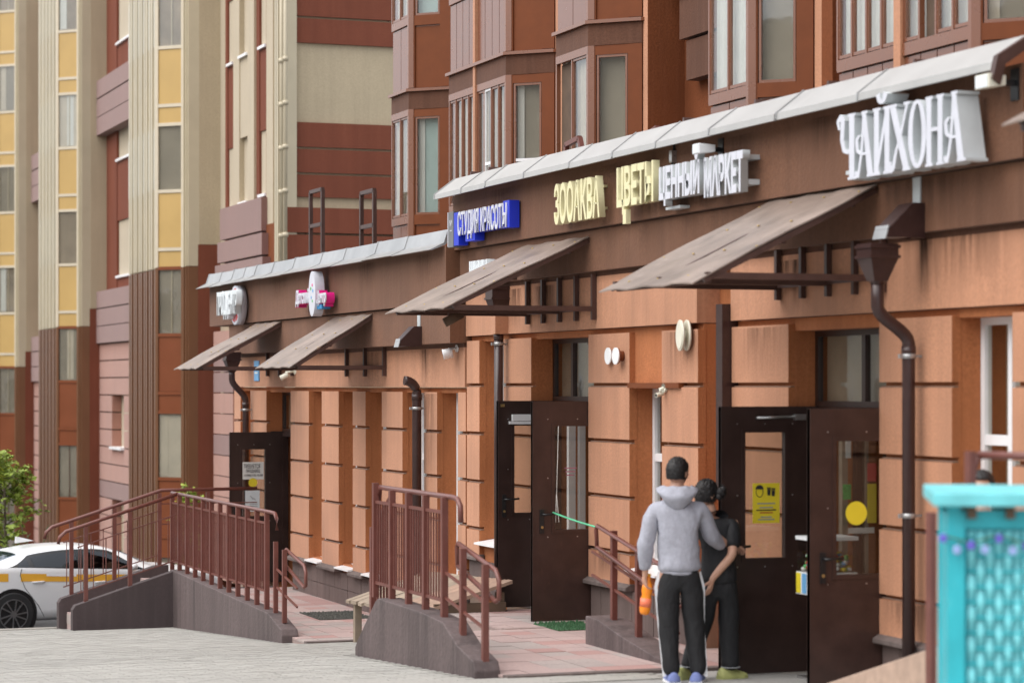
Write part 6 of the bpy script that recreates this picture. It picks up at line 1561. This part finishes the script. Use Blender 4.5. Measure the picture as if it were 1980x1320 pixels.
tm = skin_mesh({'hem': ((0, 0, .72), (.155, .125)), 'chest': ((0, 0, 1.06), (.165, .12)), 'nk': ((0, 0, 1.2), .07), 'l': ((-.15, 0, 1.12), .07), 'l2': ((-.2, .02, .92), .06), 'r': ((.15, 0, 1.12), .07), 'r2': ((.2, .02, .92), .06)}, [('hem', 'chest'), ('chest', 'nk'), ('chest', 'l'), ('l', 'l2'), ('chest', 'r'), ('r', 'r2')], 'hem'); to_obj('shirt', tm, 'cloth_black', kid)
pm = skin_mesh({'s': ((0, 0, .74), (.15, .12)), 'lh': ((-.08, 0, .62), .1), 'lk': ((-.08, .02, .4), .08), 'la': ((-.08, 0, .06), .06), 'rh': ((.08, 0, .62), .1), 'rk': ((.08, .02, .4), .08), 'ra': ((.08, 0, .06), .06)}, [('s', 'lh'), ('lh', 'lk'), ('lk', 'la'), ('s', 'rh'), ('rh', 'rk'), ('rk', 'ra')], 's'); to_obj('trousers', pm, 'cloth_black', kid)

# ------------------------------------------------------------------ turquoise kiosk with woven panel
k0 = atd(1832, 745, 10.6)
kg = gz(k0[0])
kt = thing('kiosk', 'turquoise wooden kiosk with a woven panel and an overhanging top board', 'kiosk', (k0[0], k0[1], kg))
ky = math.radians(-7)
KX = Vector((-SA, -CA, 0)); KY = Vector((CA, -SA, 0))
KXr = (KX * math.cos(ky) + KY * math.sin(ky)); KYr = (KY * math.cos(ky) - KX * math.sin(ky))
K0 = Vector((k0[0], k0[1], 0))
def kp(x, y, z): return tuple(K0 + KXr * x + KYr * y + Vector((0, 0, z)))
def kbox(b, x0, x1, y0, y1, z0, z1):
    return b.hexa([kp(x0, y0, z0), kp(x1, y0, z0), kp(x1, y1, z0), kp(x0, y1, z0)], [kp(x0, y0, z1), kp(x1, y0, z1), kp(x1, y1, z1), kp(x0, y1, z1)])
KW, KD, KZ = 1.25, .8, 1.875
for x, y in ((0, 0), (KW - .06, 0), (0, KD - .06), (KW - .06, KD - .06)): kbox(MB(), x, x + .058, y, y + .058, kg, KZ).build('corner_post', 'teal', kt)
kbox(MB(), .058, .075, -.004, .03, kg, KZ - .03).build('panel_edge', 'teal', kt)
kbox(MB(), -.065, KW + .06, -.10, KD + .06, KZ + .0, KZ + .058).build('top_board', 'teal_light', kt, bevel=.006)
kbox(MB(), .06, KW - .06, .012, .04, KZ - .10, KZ - .02).build('top_rail', 'teal', kt)
for k in range(6): kbox(MB(), .085 + .165 * k, .085 + .165 * k + .038, -.05, KD, KZ - .055, KZ - .004).build('joist', 'wood_dark', kt)
kbox(MB(), .058, KW - .06, .05, .06, kg, KZ - .03).build('back_sheet', 'teal', kt)
nst = 28; sp = (KW - .14) / nst
for i in range(nst):
    x = .085 + sp * (i + .5); vs = []; fs = []; nz = 72; z0_, z1_ = kg + .05, KZ - .11
    for j in range(nz + 1):
        z = z0_ + (z1_ - z0_) * j / nz; y = .022 - .014 * math.sin(2 * math.pi * z / .135 + (math.pi if i % 2 else 0) + .35 * i)
        hw = sp * .40; vs += [kp(x - hw, y + .003, z), kp(x, y - .004, z), kp(x + hw, y + .003, z)]
    for j in range(nz): fs += [(3 * j, 3 * j + 1, 3 * j + 4, 3 * j + 3), (3 * j + 1, 3 * j + 2, 3 * j + 5, 3 * j + 4)]
    MB().add(vs, fs, True).build('wicker_strip', 'teal_light', kt)
z = kg + .08
while z < KZ - .12:
    MB().tube([kp(.06, .024, z), kp(KW - .06, .024, z)], .007, 6).build('wicker_rod', 'teal', kt); z += .0675
for x in (0.0, KW - .02): kbox(MB(), x + .01, x + .03, .06, KD - .06, kg + .1, KZ - .05).build('side_panel', 'teal', kt)
gt = thing('flower_garland', 'garland of violet and pale blue blossoms strung under the kiosk top board', 'garland', kp(.4, -.03, 1.75))
cord = [kp(-.02 + .06 * i, -.03, KZ - .13 - .03 * math.sin(i * .8) ** 2) for i in range(18)]
MB().tube(cord, .004, 5).build('cord', 'leaf_dark', gt)
for i in range(17):
    p = Vector(cord[i])
    b = MB(); c_ = p + Vector((0, 0, -.012 - .035 * (i % 2)))
    for a in range(5): b.ball(tuple(c_ + KXr * .010 * math.cos(a * 1.257) + Vector((0, 0, .011 * math.sin(a * 1.257)))), .010, (1, 1, 1.1), 7, 5)
    b.build('blossom', 'flower_pale' if i % 2 else 'flower_violet', gt)
    MB().obox(tuple(p), tuple(p + Vector((.0, .0, -.03)) + KXr * .02), .012, .003).build('leaf', 'leaf_dark', gt)

# ------------------------------------------------------------------ white taxi
zr = -1.50
wc = atd(24, 1187, 37.3)
HD = Vector((math.sin(math.radians(14)), -math.cos(math.radians(14)), 0)); HL = Vector((-HD.y, HD.x, 0))   # nose, left side
car0 = Vector((wc[0], wc[1], 0)) - HD * 1.0 + HL * .90
zr = wc[2] - .335
car = thing('parked_car', 'white taxi saloon with a yellow stripe, parked nose-in behind the outside stair', 'car', (car0.x, car0.y, zr))
def cp(x, y, z): return tuple(car0 + HD * x + HL * y + Vector((0, 0, zr + z)))
def interp(tab, x):
    if x <= tab[0][0]: return tab[0][1]
    for i in range(len(tab) - 1):
        a, c = tab[i], tab[i + 1]
        if x <= c[0]:
            f = (x - a[0]) / (c[0] - a[0]); m0 = (tab[i + 1][1] - tab[i - 1][1]) / (tab[i + 1][0] - tab[i - 1][0]) if i > 0 else (c[1] - a[1]) / (c[0] - a[0])
            m1 = (tab[i + 2][1] - tab[i][1]) / (tab[i + 2][0] - tab[i][0]) if i + 2 < len(tab) else (c[1] - a[1]) / (c[0] - a[0]); d = c[0] - a[0]
            f2, f3 = f * f, f ** 3
            return (2 * f3 - 3 * f2 + 1) * a[1] + (f3 - 2 * f2 + f) * m0 * d + (-2 * f3 + 3 * f2) * c[1] + (f3 - f2) * m1 * d
    return tab[-1][1]
TOP = [(0, .80), (.04, .95), (.2, 1.06), (.5, 1.09), (.75, 1.15), (1.2, 1.31), (1.7, 1.41), (2.15, 1.435), (2.6, 1.41), (3.0, 1.28), (3.35, 1.08), (3.6, .99), (4.2, .93), (4.6, .83), (4.78, .68), (4.85, .55)]
BELT = [(0, .78), (.1, .92), (.5, 1.04), (1.0, 1.05), (2.0, .99), (3.0, .94), (3.5, .91), (4.2, .85), (4.6, .74), (4.85, .5)]
WID = [(0, .62), (.12, .78), (.4, .87), (1.0, .915), (2.4, .93), (3.6, .915), (4.3, .86), (4.7, .72), (4.85, .5)]
RW = [(0, .55), (.3, .70), (.6, .66), (1.2, .60), (2.0, .62), (2.8, .62), (3.3, .68), (3.7, .74), (4.4, .70), (4.85, .4)]
def side_pt(x, t, off=0.0):     # t 0 = sill .. 1 = belt .. 2 = roof edge
    zb = .26; zbelt = min(interp(BELT, x), interp(TOP, x) - .02); zt = interp(TOP, x) - .045; w_ = interp(WID, x); rw = interp(RW, x)
    if t <= 1:
        z = zb + (zbelt - zb) * t; y = w_ * (.955 + .045 * math.sin(math.pi * (.15 + .62 * t)))
    else:
        f = t - 1; z = zbelt + max(.0, zt - zbelt) * f; y0 = w_ * (.955 + .045 * math.sin(math.pi * .77)); y = y0 + (rw - y0) * f - .0 + .03 * math.sin(math.pi * f)
    return y + off, z
def section(x):
    pts = [(0, .20), (side_pt(x, 0)[0] * .8, .20)]
    for t in (0, .15, .35, .55, .75, .9, 1.0, 1.15, 1.4, 1.7, 2.0): pts.append(side_pt(x, t))
    zt = interp(TOP, x); rw = side_pt(x, 2)[0]; pts += [(rw * .82, zt - .018), (rw * .5, zt - .003), (0, zt)]
    return pts
TOP = [(x, z if z < .9 else .9 + (z - .9) * .82) for x, z in TOP]
b = MB(); xs = [4.85 * i / 64 for i in range(65)]; ns = len(section(1)); vs = []
for x in xs:
    s = section(x); vs += [cp(x, p[0], p[1]) for p in s] + [cp(x, -p[0], p[1]) for p in s]
fs = []
for i in range(64):
    for k in range(ns - 1):
        a = i * 2 * ns + k; fs.append((a, a + 1, a + 2 * ns + 1, a + 2 * ns)); a += ns; fs.append((a, a + 2 * ns, a + 2 * ns + 1, a + 1))
fs.append(tuple(range(ns)) + tuple(range(2 * ns - 1, ns - 1, -1))); e_ = 64 * 2 * ns; fs.append(tuple(range(e_ + ns - 1, e_ - 1, -1)) + tuple(range(e_ + ns, e_ + 2 * ns)))
b.add(vs, fs, True); b.build('body', 'car_white', car)
def side_patch(name, mat, loop_lo, loop_hi, x0, x1, off, sgn=-1, n=16, parent=None):
    vs = []; fs = []; m_ = 4
    for i in range(n + 1):
        x = x0 + (x1 - x0) * i / n; lo, hi = loop_lo(x), loop_hi(x)
        for j in range(m_ + 1):
            y, z = side_pt(x, lo + (hi - lo) * j / m_, off); vs.append(cp(x, sgn * y, z))
    for i in range(n):
        for j in range(m_): a = i * (m_ + 1) + j; fs.append((a, a + 1, a + m_ + 2, a + m_ + 1))
    return MB().add(vs, fs, True).build(name, mat, parent or car)
for sg in (-1, 1):
    hi = lambda x: 1.93 - .0 * x
    win = lambda a, c: None
    side_patch('window_trim', 'car_trim', lambda x: 1.03, lambda x: 1.03 + .93 * min(1, max(.03, (x - .93) / .42)) * min(1, max(.02, (3.30 - x) / .55)), .93, 3.30, .003, sg, 40)
    side_patch('quarter_window', 'glass_car', lambda x: 1.10, lambda x: 1.10 + .76 * min(1, max(.02, (x - .99) / .36)), .99, 1.29, .008, sg)
    side_patch('rear_window', 'glass_car', lambda x: 1.09, lambda x: 1.80 + .06 * (x - 1.35), 1.37, 2.10, .008, sg)
    side_patch('front_window', 'glass_car', lambda x: 1.09, lambda x: 1.09 + .75 * min(1, max(.03, (3.22 - x) / .42)), 2.24, 3.20, .008, sg)
    side_patch('yellow_stripe', 'car_stripe', lambda x: .735, lambda x: .89, .30, .93, .004, sg); side_patch('yellow_stripe', 'car_stripe', lambda x: .735, lambda x: .89, 1.13, 3.4, .004, sg, 24)
    for k in range(4): side_patch('checker', 'car_trim', lambda x: .85 if k % 2 else .82, lambda x: .875 if k % 2 else .845, .55 + .035 * k, .585 + .035 * k, .007, sg, 2)
    for (x0, x1) in ((1.55, 2.05),): side_patch('stripe_writing', 'lamp_white', lambda x: .845, lambda x: .90, x0, x1, .007, sg, 6)
    # door seams and handles
    sm = MB()
    for pts in ([(1.15, .98), (1.12, .85), (1.2, .6), (1.42, .25), (1.52, .02)], [(2.17, 1.0), (2.16, .6), (2.16, .02)], [(3.3, .95), (3.34, .6), (3.30, .02)]):
        for (p, q) in zip(pts, pts[1:]):
            A, B_ = side_pt(p[0], p[1], .002), side_pt(q[0], q[1], .002); sm.obox(cp(p[0], sg * A[0], A[1]), cp(q[0], sg * B_[0], B_[1]), .007, .007)
    sm.build('door_seam', 'car_trim', car)
    for x in (1.32, 2.36):
        A, B_ = side_pt(x, .72, .022), side_pt(x + .2, .735, .022); MB().tube([cp(x, sg * (A[0] - .02), A[1]), cp(x + .03, sg * A[0], A[1]), cp(x + .17, sg * B_[0], B_[1]), cp(x + .2, sg * (B_[0] - .02), B_[1])], .013, 8).build('door_handle', 'car_white', car)
    A = side_pt(2.98, 1.12, .09); MB().ball(cp(2.98, sg * (A[0] + .03), A[1] + .03), .1, (1.0, .75, .62), 14, 10).build('wing_mirror', 'car_white', car)
    for x in (1.0, 3.8):
        yw = .905
        MB().tube([cp(x, sg * (yw - .2), .335), cp(x, sg * (yw + .022), .335)], .395, 32).build('wheel_arch', 'car_trim', car)
        w_ = MB().tube([cp(x, sg * (yw - .2), .335), cp(x, sg * (yw + .03), .335), cp(x, sg * (yw + .045), .335)], [.335, .335, .318], 36).build('wheel', 'tyre', car)
        MB().tube([cp(x, sg * (yw + .046), .335), cp(x, sg * (yw + .050), .335)], .235, 32).build('rim_well', 'car_trim', w_)
        sp = MB()
        for k in range(10):
            a = 2 * math.pi * k / 10 + (.12 if k % 2 else -.0); sp.obox(cp(x + .05 * math.cos(a), sg * (yw + .058), .335 + .05 * math.sin(a)), cp(x + .225 * math.cos(a + .12), sg * (yw + .052), .335 + .225 * math.sin(a + .12)), .020, .024, tuple(HL))
        sp.tube([cp(x, sg * (yw + .05), .335), cp(x, sg * (yw + .066), .335)], .05, 16)
        for k in range(36):
            a0, a1 = 2 * math.pi * k / 36, 2 * math.pi * (k + 1) / 36; sp.obox(cp(x + .228 * math.cos(a0), sg * (yw + .05), .335 + .228 * math.sin(a0)), cp(x + .228 * math.cos(a1), sg * (yw + .05), .335 + .228 * math.sin(a1)), .016, .016)
        sp.build('rim', 'rim', w_)
gl = MB()
for (xa, xb) in ((.62, 1.22), (2.95, 3.42)):
    n = 8; vs = []
    for i in range(n + 1):
        x = xa + (xb - xa) * i / n; zt = interp(TOP, x); rw = side_pt(x, 2)[0] * .86
        vs += [cp(x, rw, zt - .008), cp(x, rw * .5, zt + .006), cp(x, 0, zt + .009), cp(x, -rw * .5, zt + .006), cp(x, -rw, zt - .008)]
    gl.add(vs, [(5 * i + j, 5 * i + j + 1, 5 * i + j + 6, 5 * i + j + 5) for i in range(n) for j in range(4)], True)
gl.build('windscreen', 'glass_car', car)
MB().hexa([cp(1.42, -.03, 1.37), cp(1.72, -.03, 1.40), cp(1.72, .03, 1.40), cp(1.42, .03, 1.37)], [cp(1.42, -.006, 1.475), cp(1.50, -.006, 1.46), cp(1.50, .006, 1.46), cp(1.42, .006, 1.475)]).build('roof_fin', 'car_white', car)

# ------------------------------------------------------------------ plants
def leafshape(s):
    pts = []
    for k, (a, r) in enumerate([(-90, .15), (-55, .5), (-30, .42), (0, .75), (25, .5), (52, .95), (72, .62), (90, 1.15), (108, .62), (128, .95), (155, .5), (180, .75), (210, .42), (235, .5)]):
        pts.append((r * s * math.cos(math.radians(a)), r * s * math.sin(math.radians(a)) + .15 * s, (.12 * s * math.sin(k * 1.7))))
    return pts
def leaf_mesh(mat):
    p = leafshape(1.0); me = bpy.data.meshes.new('leaf'); c = len(p)
    me.from_pydata(p + [(0, .1, .1)], [], [(k, (k + 1) % c, c) for k in range(c)]); me.materials.append(M(mat)); return me
LM = leaf_mesh('leaf')
def sapling(label, base, H_, crown, n_part, n_stuff, size, trunk_r, seed, cat='tree'):
    rr = random.Random(seed); t = thing('maple_sapling', label, cat, base)
    tr = MB(); bx_, by_, bz_ = base
    tr.tube([(bx_, by_, bz_), (bx_ + .05, by_ - .03, bz_ + H_ * .5), (bx_ - .02, by_ + .02, bz_ + H_ * .92)], [trunk_r, trunk_r * .7, trunk_r * .25], 8)
    ends = []
    for k in range(16):
        f = rr.uniform(.3, .95); a = rr.uniform(0, 6.28); L = crown * rr.uniform(.55, 1.0) * (1.1 - .5 * f)
        p0 = Vector((bx_ + .03, by_, bz_ + H_ * f * .92)); p1 = p0 + Vector((math.cos(a), math.sin(a), rr.uniform(.1, .6))) * L
        tr.tube([p0, (p0 + p1) / 2 + Vector((0, 0, .06)), p1], [trunk_r * .35, trunk_r * .25, .006], 6); ends.append((p0, p1))
    tr.build('trunk', 'bark', t)
    st = MB()
    for k in range(n_part + n_stuff):
        p0, p1 = rr.choice(ends); f = rr.uniform(.25, 1.08); p = p0 + (p1 - p0) * f + Vector([rr.gauss(0, .085) for _ in range(3)])
        s = size * rr.uniform(.6, 1.15); rot = Matrix.Rotation(rr.uniform(0, 6.28), 4, 'Z') @ Matrix.Rotation(rr.uniform(-1.1, .5), 4, 'X') @ Matrix.Rotation(rr.uniform(-.5, .5), 4, 'Y')
        if k < n_part:
            o = bpy.data.objects.new('leaf', LM); COL.objects.link(o); o.parent = t; o.matrix_local = Matrix.Translation(p - Vector(base)) @ rot @ Matrix.Scale(s, 4)
        else:
            q = [(Matrix.Translation(p) @ rot @ Matrix.Scale(s, 4)) @ Vector(v) for v in leafshape(1.0) + [(0, .1, .1)]]; c = 14
            st.add([tuple(v) for v in q], [(i, (i + 1) % c, c) for i in range(c)])
    if n_stuff: o = st.build('foliage', 'leaf', t); o['kind'] = 'stuff'
    return t
sp_ = atd(8, 1100, 41.0)
sapling('leafy bright green maple sapling at the left edge behind the taxi', (sp_[0], sp_[1], -1.65), 3.2, .95, 280, 900, .085, .035, 3)
sp_ = atd(364, 1100, 41.5)
sapling('small yellow green sapling top peeping over the stair railing', (sp_[0], sp_[1], -1.6), 2.35, .36, 110, 120, .075, .02, 11)
# dark needle shrub
sp_ = atd(47, 1100, 40.5); t = thing('juniper_shrub', 'dark grey green needle shrub between the maple sapling and the tower', 'shrub', (sp_[0], sp_[1], -1.65))
st = MB(); tk = MB(); rr = random.Random(5); base = Vector((sp_[0], sp_[1], -1.65))
for k in range(60):
    a = rr.uniform(0, 6.28); el = rr.uniform(.75, 1.5); L = rr.uniform(.7, 1.75); d = Vector((math.cos(a) * math.cos(el), math.sin(a) * math.cos(el), math.sin(el)))
    tk.tube([base + d * .1, base + d * L], [.010, .003], 5)
    for j in range(34):
        p = base + d * L * (.25 + .75 * j / 34); q = Vector([rr.gauss(0, 1) for _ in range(3)]).normalized() * .075 + d * .06; w_ = Vector([rr.gauss(0, 1) for _ in range(3)]).normalized() * .011
        st.add([tuple(p - w_), tuple(p + w_), tuple(p + q)], [(0, 1, 2)])
tk.build('stems', 'bark', t); o = st.build('needles', 'leaf_dark', t); o['kind'] = 'stuff'
